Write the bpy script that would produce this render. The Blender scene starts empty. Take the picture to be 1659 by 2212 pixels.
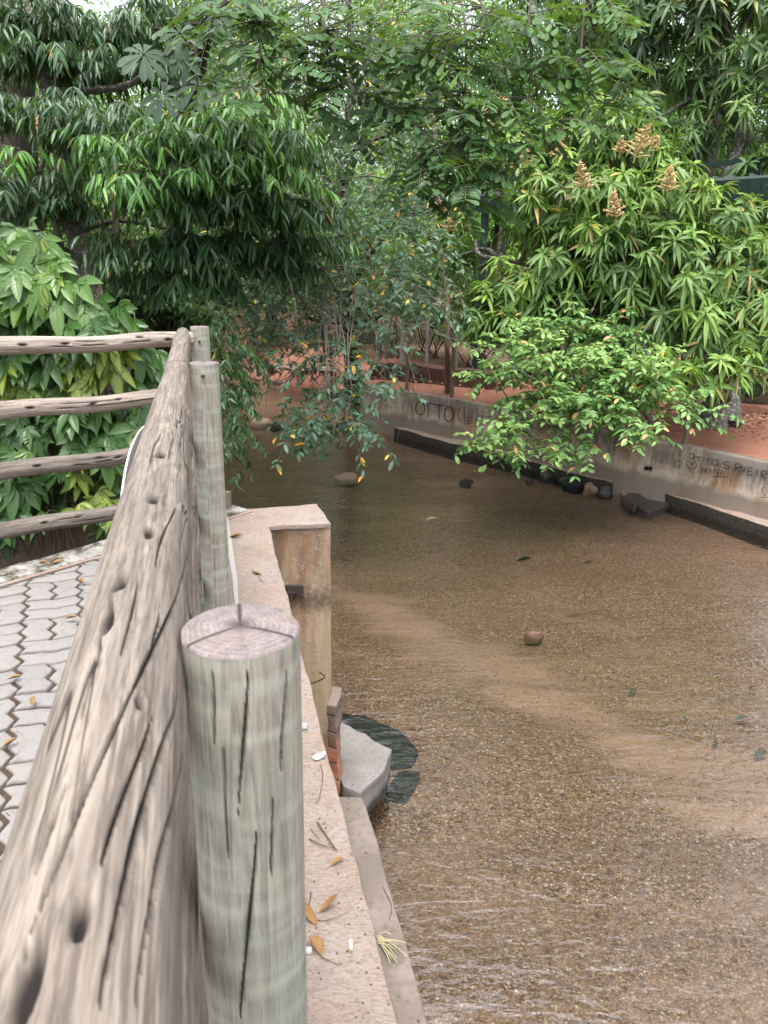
import bpy, math, random
import numpy as np
from mathutils import Matrix, Vector, noise as mnoise
R = math.radians
random.seed(7); rng = np.random.default_rng(7)
S = bpy.context.scene

# ------------------------------------------------------------------ camera
CAMZ = 1.58; PITCH = R(17.9); ROLL = R(1.0)
F = 1600.0; CX, CY = 829.5, 1106.0            # focal length and centre in reference pixels
M3 = Matrix.Rotation(math.pi/2 - PITCH, 3, 'X') @ Matrix.Rotation(ROLL, 3, 'Z')
cam_d = bpy.data.cameras.new('camera'); cam = bpy.data.objects.new('camera', cam_d)
S.collection.objects.link(cam); S.camera = cam
cam.matrix_world = Matrix.Translation((0, 0, CAMZ)) @ M3.to_4x4()
cam_d.sensor_fit = 'HORIZONTAL'; cam_d.sensor_width = 36; cam_d.lens = F/1659*36
cam_d.clip_start = 0.02; cam_d.clip_end = 800
cam_d.dof.use_dof = True; cam_d.dof.focus_distance = 7.5; cam_d.dof.aperture_fstop = 15

# ------------------------------------------------------------------ world, sun, exposure
SUN_EL, SUN_AZ = R(76), R(190)                  # azimuth measured clockwise from +Y: high behind thin cloud
W = bpy.data.worlds.new('World'); S.world = W; W.use_nodes = True
wn = W.node_tree.nodes; wl = W.node_tree.links; wn.clear()
wo = wn.new('ShaderNodeOutputWorld'); wb = wn.new('ShaderNodeBackground'); ws = wn.new('ShaderNodeTexSky')
wh = wn.new('ShaderNodeHueSaturation')
ws.sky_type = 'NISHITA'; ws.sun_disc = False; ws.sun_elevation = SUN_EL; ws.sun_rotation = SUN_AZ
ws.dust_density = 6.0; ws.air_density = 1.0; ws.altitude = 300
wh.inputs['Saturation'].default_value = 0.28; wh.inputs['Value'].default_value = 1.0
wb.inputs['Strength'].default_value = 0.15
wl.new(ws.outputs[0], wh.inputs['Color']); wl.new(wh.outputs[0], wb.inputs[0]); wl.new(wb.outputs[0], wo.inputs[0])
sd = bpy.data.lights.new('sun', 'SUN'); sun = bpy.data.objects.new('sun', sd); S.collection.objects.link(sun)
sd.energy = 0.6; sd.angle = R(25); sd.color = (1.0, 0.96, 0.9)
sv = Vector((math.sin(SUN_AZ)*math.cos(SUN_EL), math.cos(SUN_AZ)*math.cos(SUN_EL), math.sin(SUN_EL)))
sun.rotation_euler = sv.to_track_quat('Z', 'Y').to_euler(); sun.location = (0, 0, 30)
S.view_settings.view_transform = 'Standard'; S.view_settings.look = 'None'
S.view_settings.exposure = 1.76; S.view_settings.gamma = 1
S.cycles.max_bounces = 6; S.cycles.diffuse_bounces = 3; S.cycles.glossy_bounces = 2
S.cycles.transmission_bounces = 3; S.cycles.transparent_max_bounces = 8
S.cycles.use_denoising = True; S.cycles.caustics_reflective = False; S.cycles.caustics_refractive = False

# ------------------------------------------------------------------ projection helpers (a pixel of the reference -> a place)
AX, AY, AZ = M3 @ Vector((1, 0, 0)), M3 @ Vector((0, 1, 0)), M3 @ Vector((0, 0, 1))
O = Vector((0, 0, CAMZ))
def ray(px, py): return AX*((px-CX)/F) - AY*((py-CY)/F) - AZ
def at_z(px, py, z):
    d = ray(px, py); return O + d*((z-CAMZ)/d.z)
def at_d(px, py, dep): return O + ray(px, py)*dep
def at_plane(px, py, p, n):
    d = ray(px, py); return O + d*((Vector(p)-O).dot(Vector(n))/d.dot(Vector(n)))
def frac(*c): return [list(p) for p in c]

# ------------------------------------------------------------------ mesh buffers
class MB:
    def __init__(s): s.V=[]; s.Q=[]; s.T=[]; s.UV=[]; s.TO=[]; s.n=0
    def add(s, V, Q=None, T=None, UV=None, tone=0.5):
        V = np.asarray(V, dtype=np.float32).reshape(-1,3); k = len(V)
        if Q is not None and len(Q): s.Q.append(np.asarray(Q, dtype=np.int32).reshape(-1,4)+s.n)
        if T is not None and len(T): s.T.append(np.asarray(T, dtype=np.int32).reshape(-1,3)+s.n)
        s.V.append(V)
        s.UV.append(np.zeros((k,2),np.float32) if UV is None else np.asarray(UV, dtype=np.float32).reshape(-1,2))
        s.TO.append(np.broadcast_to(np.asarray(tone, dtype=np.float32), (k,)).astype(np.float32))
        s.n += k
    def build(s, name, mat, parent=None, smooth=True):
        me = bpy.data.meshes.new(name)
        if s.n:
            V = np.concatenate(s.V); UV = np.concatenate(s.UV); TO = np.concatenate(s.TO)
            Q = np.concatenate(s.Q) if s.Q else np.zeros((0,4),np.int32)
            T = np.concatenate(s.T) if s.T else np.zeros((0,3),np.int32)
            li = np.concatenate([Q.ravel(), T.ravel()]).astype(np.int32)
            ls = np.concatenate([np.arange(len(Q))*4, len(Q)*4+np.arange(len(T))*3]).astype(np.int32)
            me.vertices.add(len(V)); me.vertices.foreach_set('co', V.ravel())
            me.loops.add(len(li)); me.loops.foreach_set('vertex_index', li)
            me.polygons.add(len(ls)); me.polygons.foreach_set('loop_start', ls)
            try: me.polygons.foreach_set('loop_total', np.concatenate([np.full(len(Q),4),np.full(len(T),3)]).astype(np.int32))
            except Exception: pass
            me.update(calc_edges=True)
            uv = me.uv_layers.new(name='UVMap'); uv.data.foreach_set('uv', UV[li].ravel())
            a = me.attributes.new('tone', 'FLOAT', 'POINT'); a.data.foreach_set('value', TO)
            me.polygons.foreach_set('use_smooth', np.full(len(ls), smooth))
            me.validate()
        me.materials.append(mat)
        o = bpy.data.objects.new(name, me); S.collection.objects.link(o)
        if parent is not None: o.parent = parent
        return o
def info(o, label=None, cat=None, group=None, kind=None):
    if label:
        o['label'] = label
    if cat: o['category'] = cat
    if group: o['group'] = group
    if kind: o['kind'] = kind
    return o
def thing(name, label, cat, group=None):
    o = bpy.data.objects.new(name, None); S.collection.objects.link(o); o.empty_display_size = 0.2
    return info(o, label, cat, group)

def nrmz(a):
    a = np.asarray(a, float); return a/np.maximum(np.linalg.norm(a, axis=-1, keepdims=True), 1e-9)
def catmull(pts, n):
    pts = np.asarray(pts, float)
    if len(pts) == 2: return pts[0]+(pts[1]-pts[0])*np.linspace(0,1,n)[:,None]
    P = np.vstack([2*pts[0]-pts[1], pts, 2*pts[-1]-pts[-2]]); out=[]
    ts = np.linspace(0, len(pts)-1-1e-6, n)
    for t in ts:
        i = int(t); f = t-i; a,b,c,d = P[i],P[i+1],P[i+2],P[i+3]
        out.append(0.5*((2*b)+(c-a)*f+(2*a-5*b+4*c-d)*f*f+(3*b-a-3*c+d)*f**3))
    return np.array(out)
def tube(mb, path, rad, seg=8, tone=0.5, cap=True, wob=0.0, ref=None, seed=0):
    """tube along a path; uv = metres round, metres along"""
    P = np.asarray(path, float); n = len(P)
    rad = np.broadcast_to(np.asarray(rad, float), (n,)) if np.ndim(rad) < 2 else rad
    t = np.gradient(P, axis=0) if n > 2 else np.repeat((P[1]-P[0])[None], n, 0)
    t = nrmz(t)
    up = np.array(ref if ref is not None else ((0,0,1) if abs(t[0][2]) < 0.9 else (1,0,0)), float)
    b = nrmz(np.cross(t, up)); c = np.cross(b, t)
    th = np.linspace(0, 2*np.pi, seg+1)
    cs, sn = np.cos(th), np.sin(th)
    L = np.concatenate([[0], np.cumsum(np.linalg.norm(np.diff(P, axis=0), axis=1))])
    r = rad[:,None]*np.ones((1,seg+1))
    if wob:
        for k in (1,2,3,5):
            ph = rng.uniform(0,6.28,2)
            r = r*(1+wob/k*np.sin(k*th[None,:]+ph[0]+L[:,None]*(1.3*k))*np.cos(L[:,None]*2.1*k+ph[1]))
    V = P[:,None,:]+r[...,None]*(cs[None,:,None]*b[:,None,:]+sn[None,:,None]*c[:,None,:])
    uv = np.stack([np.broadcast_to(th[None,:]*rad.mean(), (n,seg+1)), np.broadcast_to(L[:,None], (n,seg+1))], -1)
    i = np.arange(n-1)[:,None]*(seg+1); j = np.arange(seg)[None,:]
    Q = np.stack([i+j, i+j+1, i+j+seg+2, i+j+seg+1], -1).reshape(-1,4)
    mb.add(V.reshape(-1,3), Q, None, uv.reshape(-1,2), tone)
    if cap and seg > 4:
        for e in (0, n-1):
            ring = V[e,:seg]; cc = ring.mean(0)
            vv = np.vstack([ring, cc]); T = [(q, (q+1)%seg, seg) if e else ((q+1)%seg, q, seg) for q in range(seg)]
            mb.add(vv, None, T, None, tone)
def box(mb, lo, hi, M=None, tone=0.5):
    x0,y0,z0 = lo; x1,y1,z1 = hi
    V = np.array([(x0,y0,z0),(x1,y0,z0),(x1,y1,z0),(x0,y1,z0),(x0,y0,z1),(x1,y0,z1),(x1,y1,z1),(x0,y1,z1)], float)
    if M is not None: V = np.array([M @ Vector(v) for v in V])
    mb.add(V, [(0,3,2,1),(4,5,6,7),(0,1,5,4),(1,2,6,5),(2,3,7,6),(3,0,4,7)], None, None, tone)
def soft_prism(name, poly, z0, z1, mat, parent=None, bev=0.012, rough=0.004, cell=0.06, seg=2):
    """extruded outline, edges broken: a solid with bevelled, slightly uneven edges"""
    import bmesh
    bm = bmesh.new()
    vs = [bm.verts.new((p[0], p[1], z1)) for p in poly]
    f = bm.faces.new(vs); f.normal_update()
    if f.normal.z < 0: f.normal_flip()
    r = bmesh.ops.extrude_face_region(bm, geom=[f])
    for v in [g for g in r['geom'] if isinstance(g, bmesh.types.BMVert)]: v.co.z = z0
    bmesh.ops.recalc_face_normals(bm, faces=bm.faces)
    if bev:
        ed = [e for e in bm.edges if max(e.verts[0].co.z, e.verts[1].co.z) > z1-1e-4]
        bmesh.ops.bevel(bm, geom=ed, offset=bev, segments=seg, affect='EDGES', profile=0.5)
    bmesh.ops.triangulate(bm, faces=[f for f in bm.faces if len(f.verts) > 4])
    for _ in range(7):
        es = [e for e in bm.edges if e.calc_length() > cell*1.6]
        if not es: break
        bmesh.ops.subdivide_edges(bm, edges=es, cuts=1, use_grid_fill=True)
        bmesh.ops.triangulate(bm, faces=[f for f in bm.faces if len(f.verts) > 4])
        if len(bm.verts) > 60000: break
    for v in bm.verts:
        q = v.co; nv = mnoise.noise_vector(q*9.0)*rough + mnoise.noise_vector(q*2.3)*rough*1.2
        v.co = q + nv
    me = bpy.data.meshes.new(name); bm.to_mesh(me); bm.free()
    me.materials.append(mat)
    for p in me.polygons: p.use_smooth = True
    try: me.set_sharp_from_angle(angle=R(40))
    except Exception: pass
    o = bpy.data.objects.new(name, me); S.collection.objects.link(o)
    if parent is not None: o.parent = parent
    return o

# ------------------------------------------------------------------ material helpers
class NT:
    def __init__(s, name):
        s.m = bpy.data.materials.new(name); s.m.use_nodes = True
        s.t = s.m.node_tree; s.n = s.t.nodes; s.l = s.t.links; s.n.clear()
        s.out = s.n.new('ShaderNodeOutputMaterial')
    def new(s, k, **kw):
        n = s.n.new(k)
        for a, v in kw.items():
            if a in n.inputs: s.put(n.inputs[a], v)
            else: setattr(n, a, v)
        return n
    def put(s, sock, v):
        if isinstance(v, bpy.types.NodeSocket): s.l.new(v, sock)
        else: sock.default_value = v
    def coord(s, which='Object'): return s.n.new('ShaderNodeTexCoord').outputs[which]
    def uv(s): return s.coord('UV')
    def attr(s, name='tone'):
        a = s.n.new('ShaderNodeAttribute'); a.attribute_name = name; return a.outputs['Fac']
    def map(s, vec, scale=(1,1,1), loc=(0,0,0), rot=(0,0,0)):
        m = s.n.new('ShaderNodeMapping'); s.put(m.inputs['Vector'], vec)
        m.inputs['Scale'].default_value = scale; m.inputs['Location'].default_value = loc; m.inputs['Rotation'].default_value = rot
        return m.outputs[0]
    def noise(s, vec, scale=5, detail=4, rough=0.55, dist=0.0, out='Fac'):
        n = s.n.new('ShaderNodeTexNoise'); s.put(n.inputs['Vector'], vec)
        n.inputs['Scale'].default_value = scale; n.inputs['Detail'].default_value = detail
        n.inputs['Roughness'].default_value = rough; n.inputs['Distortion'].default_value = dist
        return n.outputs[out]
    def voro(s, vec, scale=5, feature='F1', out='Distance', rnd=1.0):
        n = s.n.new('ShaderNodeTexVoronoi'); n.feature = feature; s.put(n.inputs['Vector'], vec)
        n.inputs['Scale'].default_value = scale; n.inputs['Randomness'].default_value = rnd
        return n.outputs[out]
    def ramp(s, fac, stops, interp='LINEAR'):
        n = s.n.new('ShaderNodeValToRGB'); s.put(n.inputs[0], fac); cr = n.color_ramp; cr.interpolation = interp
        while len(cr.elements) < len(stops): cr.elements.new(0.5)
        for e, (p, c) in zip(cr.elements, stops):
            e.position = p; e.color = (c if len(c) == 4 else (*c, 1)) if hasattr(c, '__len__') else (c, c, c, 1)
        return n.outputs[0]
    def math(s, op, a, b=0.0, c=0.0, clamp=False):
        n = s.n.new('ShaderNodeMath'); n.operation = op; n.use_clamp = clamp
        s.put(n.inputs[0], a); s.put(n.inputs[1], b)
        if len(n.inputs) > 2: s.put(n.inputs[2], c)
        return n.outputs[0]
    def mix(s, f, a, b, mode='MIX'):
        n = s.n.new('ShaderNodeMix'); n.data_type = 'RGBA'; n.blend_type = mode
        s.put(n.inputs[0], f)
        for i, v in ((6, a), (7, b)):
            if isinstance(v, bpy.types.NodeSocket): s.l.new(v, n.inputs[i])
            else: n.inputs[i].default_value = (*v, 1) if len(v) == 3 else v
        return n.outputs[2]
    def sep(s, vec):
        n = s.n.new('ShaderNodeSeparateXYZ'); s.put(n.inputs[0], vec); return n.outputs
    def bump(s, h, strength=0.5, dist=0.01, normal=None):
        n = s.n.new('ShaderNodeBump'); n.inputs['Strength'].default_value = strength; n.inputs['Distance'].default_value = dist
        s.put(n.inputs['Height'], h)
        if normal is not None: s.l.new(normal, n.inputs['Normal'])
        return n.outputs[0]
    def principled(s, col, rough=0.8, normal=None, spec=0.5, **kw):
        p = s.n.new('ShaderNodeBsdfPrincipled')
        s.put(p.inputs['Base Color'], (*col, 1) if isinstance(col, tuple) and len(col) == 3 else col)
        s.put(p.inputs['Roughness'], rough); s.put(p.inputs['Specular IOR Level'], spec)
        if normal is not None: s.l.new(normal, p.inputs['Normal'])
        for k, v in kw.items(): s.put(p.inputs[k], v)
        return p
    def done(s, sh): s.l.new(sh.outputs[0] if hasattr(sh, 'outputs') else sh, s.out.inputs['Surface']); return s.m

def leaf_mat(name, stops, trans=0.3, rough=0.42, vein=0.0, veincol=(0.2,0.3,0.06), varie=0.0, spec=0.5):
    n = NT(name); tone = n.attr()
    col = n.ramp(tone, stops)
    v = n.noise(n.coord(), 30, 2); col = n.mix(0.25, col, n.mix(v, (0.35,0.35,0.35), (1,1,1)), 'MULTIPLY') if False else col
    norm = None
    if vein > 0:
        u = n.sep(n.uv())                                       # u 0..1 along, v -1..1 across
        av = n.math('ABSOLUTE', u[1])
        mid = n.math('SUBTRACT', 1.0, n.math('MULTIPLY', av, 9.0), clamp=True)
        w = n.math('SINE', n.math('MULTIPLY', n.math('SUBTRACT', u[0], n.math('MULTIPLY', av, 0.22)), 52.0))
        side = n.math('MULTIPLY', n.math('SUBTRACT', n.math('MULTIPLY', w, 1.0), 0.72, clamp=True), 2.6)
        vv = n.math('MAXIMUM', mid, n.math('MULTIPLY', side, 0.5), clamp=True)
        if varie > 0:                                            # leaves with pale yellow flesh and green veins
            isv = n.math('GREATER_THAN', tone, 0.9)
            flesh = n.math('MULTIPLY', isv, n.math('SUBTRACT', 1.0, n.math('MULTIPLY', n.math('POWER', av, 1.6), 1.0), clamp=True))
            pat = n.noise(n.map(n.uv(), (6,2,1)), 2, 2)
            flesh = n.math('MULTIPLY', flesh, n.math('MULTIPLY', pat, 1.9, clamp=True))
            col = n.mix(n.math('MULTIPLY', n.math('MULTIPLY', flesh, 0.8), n.math('SUBTRACT', 1.0, n.math('MULTIPLY', side, 0.8, clamp=True))), col, (0.42,0.46,0.06))
        col = n.mix(n.math('MULTIPLY', vv, vein), col, (*veincol, 1))
        norm = n.bump(n.math('MULTIPLY', vv, -1.0), 0.5, 0.004)
    p = n.principled(col, rough, norm, spec)
    tr = n.new('ShaderNodeBsdfTranslucent'); n.put(tr.inputs[0], n.mix(0.5, col, (0.25,0.38,0.03)))
    mx = n.new('ShaderNodeMixShader'); mx.inputs[0].default_value = trans
    n.l.new(p.outputs[0], mx.inputs[1]); n.l.new(tr.outputs[0], mx.inputs[2])
    return n.done(mx)
def bark_mat(name, a, b, c=(0.3,0.3,0.27), lichen=0.0, sc=1.0):
    n = NT(name); co = n.coord()
    v = n.noise(n.map(co, (9*sc,9*sc,2.2*sc)), 2.2, 6, 0.65); w = n.noise(co, 3.5, 3)
    col = n.mix(n.ramp(v, [(0.3,0),(0.7,1)]), a, b); col = n.mix(n.math('MULTIPLY', w, 0.35), col, (*c,1))
    if lichen: col = n.mix(n.math('MULTIPLY', n.ramp(n.noise(co, 22, 3), [(0.56,0),(0.62,1)]), lichen), col, (0.36,0.36,0.33,1))
    return n.done(n.principled(col, 0.9, n.bump(v, 0.8, 0.03), 0.2))

def wood_mat(name, pale, mid, dark, tint, ring=0.0, tintamt=0.3, cracks=0.8):
    n = NT(name); uv = n.uv(); co = n.coord()
    fine = n.math('ADD', n.math('MULTIPLY', n.noise(n.map(uv, (240,16,1)), 1.0, 4, 0.7), 0.5), n.math('MULTIPLY', n.noise(n.map(uv, (95,3.2,1)), 1.0, 4, 0.65), 0.5))
    med = n.noise(n.map(uv, (60,2.4,1)), 1.0, 5, 0.65, 0.5)
    patch = n.noise(co, 6.0, 4, 0.6)
    col = n.mix(n.ramp(med, [(0.34,0),(0.62,1)]), mid, pale)
    col = n.mix(n.math('MULTIPLY', n.ramp(fine, [(0.42,1),(0.53,0)]), 0.75), col, (*dark,1))
    col = n.mix(n.math('MULTIPLY', n.ramp(patch, [(0.42,0),(0.7,1)]), tintamt), col, (*tint,1))
    ps = n.noise(n.map(uv, (14,2.2,1), (2,9,0)), 1.0, 5, 0.65)
    col = n.mix(n.math('MULTIPLY', n.ramp(ps, [(0.54,0),(0.72,1)]), 0.32), col, (*dark,1))
    h = n.math('ADD', n.math('MULTIPLY', fine, 1.6), n.math('MULTIPLY', med, 1.2))
    if ring:
        rg = n.noise(n.map(uv, (2.2,26,1)), 1.0, 2, 0.4, 0.5)
        rg = n.ramp(rg, [(0.48,0),(0.75,1)])
        col = n.mix(n.math('MULTIPLY', rg, ring), col, (0.52,0.53,0.45,1)); h = n.math('ADD', h, n.math('MULTIPLY', rg, 0.1))
    ck = n.noise(n.map(uv, (30,0.9,1), (3,1,0)), 1.0, 1, 0.4, 0.15)
    line = n.ramp(n.math('ABSOLUTE', n.math('SUBTRACT', ck, 0.5)), [(0.0,1),(0.004,1),(0.013,0)])
    gate = n.ramp(n.noise(n.map(uv, (9,1.1,1), (7,7,0)), 1.0, 2), [(0.5,0),(0.6,1)])
    line = n.math('MULTIPLY', line, gate)
    crack = n.math('MAXIMUM', n.math('MULTIPLY', line, cracks), n.math('SUBTRACT', n.math('MULTIPLY', n.attr(), 2.0), 1.0), clamp=True)
    col = n.mix(crack, col, (0.016,0.012,0.011,1))
    h = n.math('SUBTRACT', h, n.math('MULTIPLY', crack, 4.0))
    return n.done(n.principled(col, 0.82, n.bump(h, 0.55, 0.004), 0.25))
def concrete_mat(name, base, pale, dark, sc=1.0, top=None, bot=None, speck=0.4, streak=0.0, spots=True, rust=0.0, ztop=0.0, white=0.0, moss=0.0, brown=None, brownamt=0.0):
    n = NT(name); co = n.coord()
    a = n.noise(co, 3.2*sc, 6, 0.65); b = n.noise(co, 26*sc, 4, 0.7); g = n.noise(co, 140*sc, 2, 0.6)
    col = n.mix(n.ramp(a, [(0.35,0),(0.66,1)]), base, pale)
    col = n.mix(n.math('MULTIPLY', n.ramp(b, [(0.55,0),(0.75,1)]), speck), col, (*dark,1))
    if brown is not None: col = n.mix(n.math('MULTIPLY', n.ramp(n.noise(n.map(co,(2.2,2.2,1.5),(3,1,5)), 1.0, 7, 0.75), [(0.47,0),(0.53,1)]), brownamt), col, (*brown,1))
    z = n.sep(co)[2]
    if white: col = n.mix(n.math('MULTIPLY', n.ramp(n.noise(n.map(co,(1,1,1),(5,2,1)), 9, 7, 0.75), [(0.5,0),(0.54,1)]), white), col, (0.62,0.58,0.5,1))
    if rust: col = n.mix(n.math('MULTIPLY', n.ramp(n.noise(n.map(co,(2,2,0.8),(9,3,1)), 1.6, 5, 0.6), [(0.5,0),(0.62,1)]), rust), col, (0.36,0.2,0.09,1))
    if streak:
        dz = n.math('SUBTRACT', ztop, z)
        st = n.math('ADD', n.math('MULTIPLY', n.noise(n.map(co,(9,9,0.9)), 1.6, 7, 0.75), 0.6), n.math('MULTIPLY', n.noise(n.map(co,(1.1,1.1,1.3)), 1.2, 5, 0.6), 0.55))
        lim = n.math('MULTIPLY', n.math('SUBTRACT', st, 0.34, clamp=True), 2.0)
        k = n.ramp(n.math('ADD', n.math('SUBTRACT', lim, n.math('MULTIPLY', dz, 1.0)), n.math('MULTIPLY', n.math('SUBTRACT', n.noise(co, 30, 4, 0.8), 0.5), 0.5)), [(0.0,0),(0.42,1)])
        col = n.mix(n.math('MULTIPLY', k, streak), col, (0.045,0.042,0.045,1))
    if bot:
        zb, bc, soft = bot
        wv = n.math('ADD', z, n.math('MULTIPLY', n.math('SUBTRACT', n.noise(co, 2.5, 4), 0.5), 0.25))
        k = n.ramp(n.math('DIVIDE', n.math('SUBTRACT', zb, wv), soft), [(0.0,0),(1.0,1)])
        col = n.mix(n.math('MULTIPLY', k, 0.85), col, (*bc,1))
    if moss: col = n.mix(n.math('MULTIPLY', n.ramp(n.noise(n.map(co,(1,1,1),(1,8,1)), 5, 6, 0.7), [(0.45,0),(0.56,1)]), moss), col, (0.055,0.045,0.028,1))
    h = n.math('ADD', n.math('MULTIPLY', b, 1.0), n.math('MULTIPLY', g, 0.6))
    if spots:
        sp = n.ramp(n.voro(co, 34*sc), [(0.10,0),(0.17,1)]); sel = n.noise(n.map(co,(1,1,1),(2,7,7)), 11*sc, 2)
        k = n.math('MULTIPLY', n.math('SUBTRACT', 1.0, sp), n.ramp(sel, [(0.5,0),(0.56,1)]))
        col = n.mix(n.math('MULTIPLY', k, 0.85), col, (0.07,0.05,0.045,1)); h = n.math('SUBTRACT', h, n.math('MULTIPLY', k, 1.5))
    return n.done(n.principled(col, 0.9, n.bump(h, 0.6, 0.006), 0.25))
def plain_mat(name, col, rough=0.7, bumpsc=None, spec=0.4, var=0.25):
    n = NT(name); co = n.coord(); v = n.noise(co, bumpsc or 14, 5, 0.65)
    c = n.mix(n.math('MULTIPLY', v, var*2), (*col,1), tuple(x*0.45 for x in col)+(1,))
    return n.done(n.principled(c, rough, n.bump(v, 0.4, 0.01), spec))

def cut_mat():
    n = NT('cut_end_wood'); uv = n.uv(); q = n.sep(uv)
    r = n.math('SQRT', n.math('ADD', n.math('MULTIPLY', q[0], q[0]), n.math('MULTIPLY', q[1], q[1])))
    r = n.math('ADD', r, n.math('MULTIPLY', n.noise(uv, 22, 3), 0.02))
    rg = n.math('ADD', n.math('MULTIPLY', n.math('SINE', n.math('MULTIPLY', r, 900)), 0.05), n.noise(uv, 45, 6, 0.8))
    f = n.noise(uv, 260, 3, 0.7)
    col = n.mix(n.ramp(rg, [(0.35,0),(0.68,1)]), (0.15,0.12,0.12), (0.34,0.30,0.29))
    col = n.mix(n.math('MULTIPLY', n.ramp(f, [(0.4,1),(0.6,0)]), 0.4), col, (0.13,0.10,0.10,1))
    col = n.mix(n.math('MULTIPLY', n.ramp(n.noise(uv, 16, 3), [(0.5,0),(0.7,1)]), 0.5), col, (0.25,0.19,0.155,1))
    ck = n.math('SUBTRACT', n.math('MULTIPLY', n.attr(), 2.0), 1.0, clamp=True)
    col = n.mix(ck, col, (0.04,0.03,0.03,1))
    return n.done(n.principled(col, 0.9, n.bump(n.math('SUBTRACT', n.math('ADD', rg, f), n.math('MULTIPLY', ck, 3)), 0.7, 0.004), 0.2))
M = {}
M['rail'] = wood_mat('weathered_wood', (0.295, 0.252, 0.211), (0.166, 0.136, 0.113), (0.075, 0.058, 0.048), (0.116, 0.102, 0.096), tintamt=0.5)
M['rail2'] = wood_mat('weathered_wood_grey', (0.468, 0.392, 0.332), (0.281, 0.227, 0.186), (0.129, 0.099, 0.083), (0.235, 0.205, 0.186), tintamt=0.4)
M['post'] = wood_mat('treated_wood', (0.398, 0.378, 0.314), (0.276, 0.268, 0.222), (0.173, 0.153, 0.131), (0.231, 0.278, 0.233), ring=0.5, tintamt=0.5, cracks=0.2)
M['postcut'] = cut_mat()
M['stake'] = wood_mat('stake_wood', (0.22,0.185,0.12), (0.13,0.11,0.08), (0.05,0.045,0.035), (0.2,0.2,0.17))
M['ledge'] = None
def cap_mat():
    n = NT('rough_pink_concrete'); co = n.coord()
    w = n.mix(0.06, co, n.noise(co, 7, 3, out='Color'), 'ADD')
    br = n.noise(n.map(w, (48,170,80), (0,0,0), (0,0,R(20))), 1.0, 5, 0.75); big = n.noise(co, 2.6, 5, 0.6); g = n.noise(co, 230, 3, 0.7); md = n.noise(co, 46, 5, 0.75)
    col = n.mix(n.ramp(big, [(0.35,0),(0.65,1)]), (0.315,0.245,0.2), (0.335,0.295,0.265))
    col = n.mix(n.math('MULTIPLY', n.ramp(br, [(0.46,0),(0.6,1)]), 0.6), col, (0.19,0.115,0.08,1))
    col = n.mix(n.math('MULTIPLY', n.ramp(n.noise(n.map(co,(1,1,1),(4,4,4)), 5, 5, 0.7), [(0.5,0),(0.66,1)]), 0.45), col, (0.15,0.12,0.105,1))
    col = n.mix(n.math('MULTIPLY', n.ramp(md, [(0.56,0),(0.66,1)]), 0.5), col, (0.17,0.10,0.08,1))
    col = n.mix(n.math('MULTIPLY', n.ramp(g, [(0.35,1),(0.5,0)]), 0.3), col, (0.40,0.33,0.29,1))
    sp = n.ramp(n.voro(co, 55), [(0.10,1),(0.2,0)]); sel = n.ramp(n.noise(n.map(co,(1,1,1),(2,7,7)), 16, 2), [(0.48,0),(0.54,1)])
    k = n.math('MULTIPLY', sp, sel); col = n.mix(n.math('MULTIPLY', k, 0.85), col, (0.06,0.04,0.035,1))
    h = n.math('SUBTRACT', n.math('ADD', n.math('MULTIPLY', md, 1.5), g), n.math('ADD', br, n.math('MULTIPLY', k, 2)))
    return n.done(n.principled(col, 0.92, n.bump(h, 0.75, 0.006), 0.2))
M['ledge'] = cap_mat()
M['step'] = concrete_mat('grey_pink_concrete', (0.240, 0.192, 0.168), (0.168, 0.144, 0.136), (0.096, 0.076, 0.064), 1.0, speck=0.8, moss=0.35)
def pillar_mat():
    n = NT('stained_render'); co = n.coord(); z = n.sep(co)[2]
    a = n.noise(n.map(co,(5,5,1.2)), 1.0, 6, 0.65); b = n.noise(co, 30, 5, 0.75); c = n.noise(n.map(co,(14,14,1.0),(3,3,3)), 1.0, 5, 0.7); d_ = n.noise(co, 95, 3, 0.7)
    col = n.mix(n.ramp(b, [(0.35,0),(0.65,1)]), (0.33,0.25,0.17), (0.42,0.34,0.24))
    col = n.mix(n.math('MULTIPLY', n.ramp(a, [(0.42,0),(0.58,1)]), 0.8), col, (0.19,0.115,0.08,1))
    col = n.mix(n.math('MULTIPLY', n.ramp(c, [(0.5,0),(0.66,1)]), 0.55), col, (0.34,0.17,0.08,1))
    fl_ = n.math('MULTIPLY', n.ramp(n.math('ADD', n.math('MULTIPLY', b, 0.6), n.math('MULTIPLY', d_, 0.4)), [(0.54,0),(0.58,1)]), n.ramp(n.noise(co, 6, 3), [(0.46,0),(0.58,1)]))
    col = n.mix(n.math('MULTIPLY', fl_, 0.8), col, (0.5,0.44,0.36,1))
    low = n.ramp(n.math('ADD', n.math('ADD', z, 0.75), n.math('MULTIPLY', n.math('SUBTRACT', b, 0.5), 0.5)), [(0.0,1),(0.12,0)])
    col = n.mix(n.math('MULTIPLY', low, 0.75), col, n.mix(n.ramp(c, [(0.4,0),(0.7,1)]), (0.50,0.40,0.27), (0.30,0.2,0.12)))
    bd_ = n.ramp(n.math('ADD', z, n.math('MULTIPLY', b, 0.12)), [(0,0),(1,1)])
    band = n.math('SUBTRACT', 1.0, n.math('MULTIPLY', n.math('ABSOLUTE', n.math('ADD', n.math('ADD', z, 0.55), n.math('MULTIPLY', n.math('SUBTRACT', b, 0.5), 0.3))), 9.0), clamp=True)
    col = n.mix(n.math('MULTIPLY', band, 0.75), col, (0.07,0.05,0.04,1))
    return n.done(n.principled(col, 0.9, n.bump(n.math('ADD', b, fl_), 0.6, 0.006), 0.2))
M['pillar'] = pillar_mat()
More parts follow.
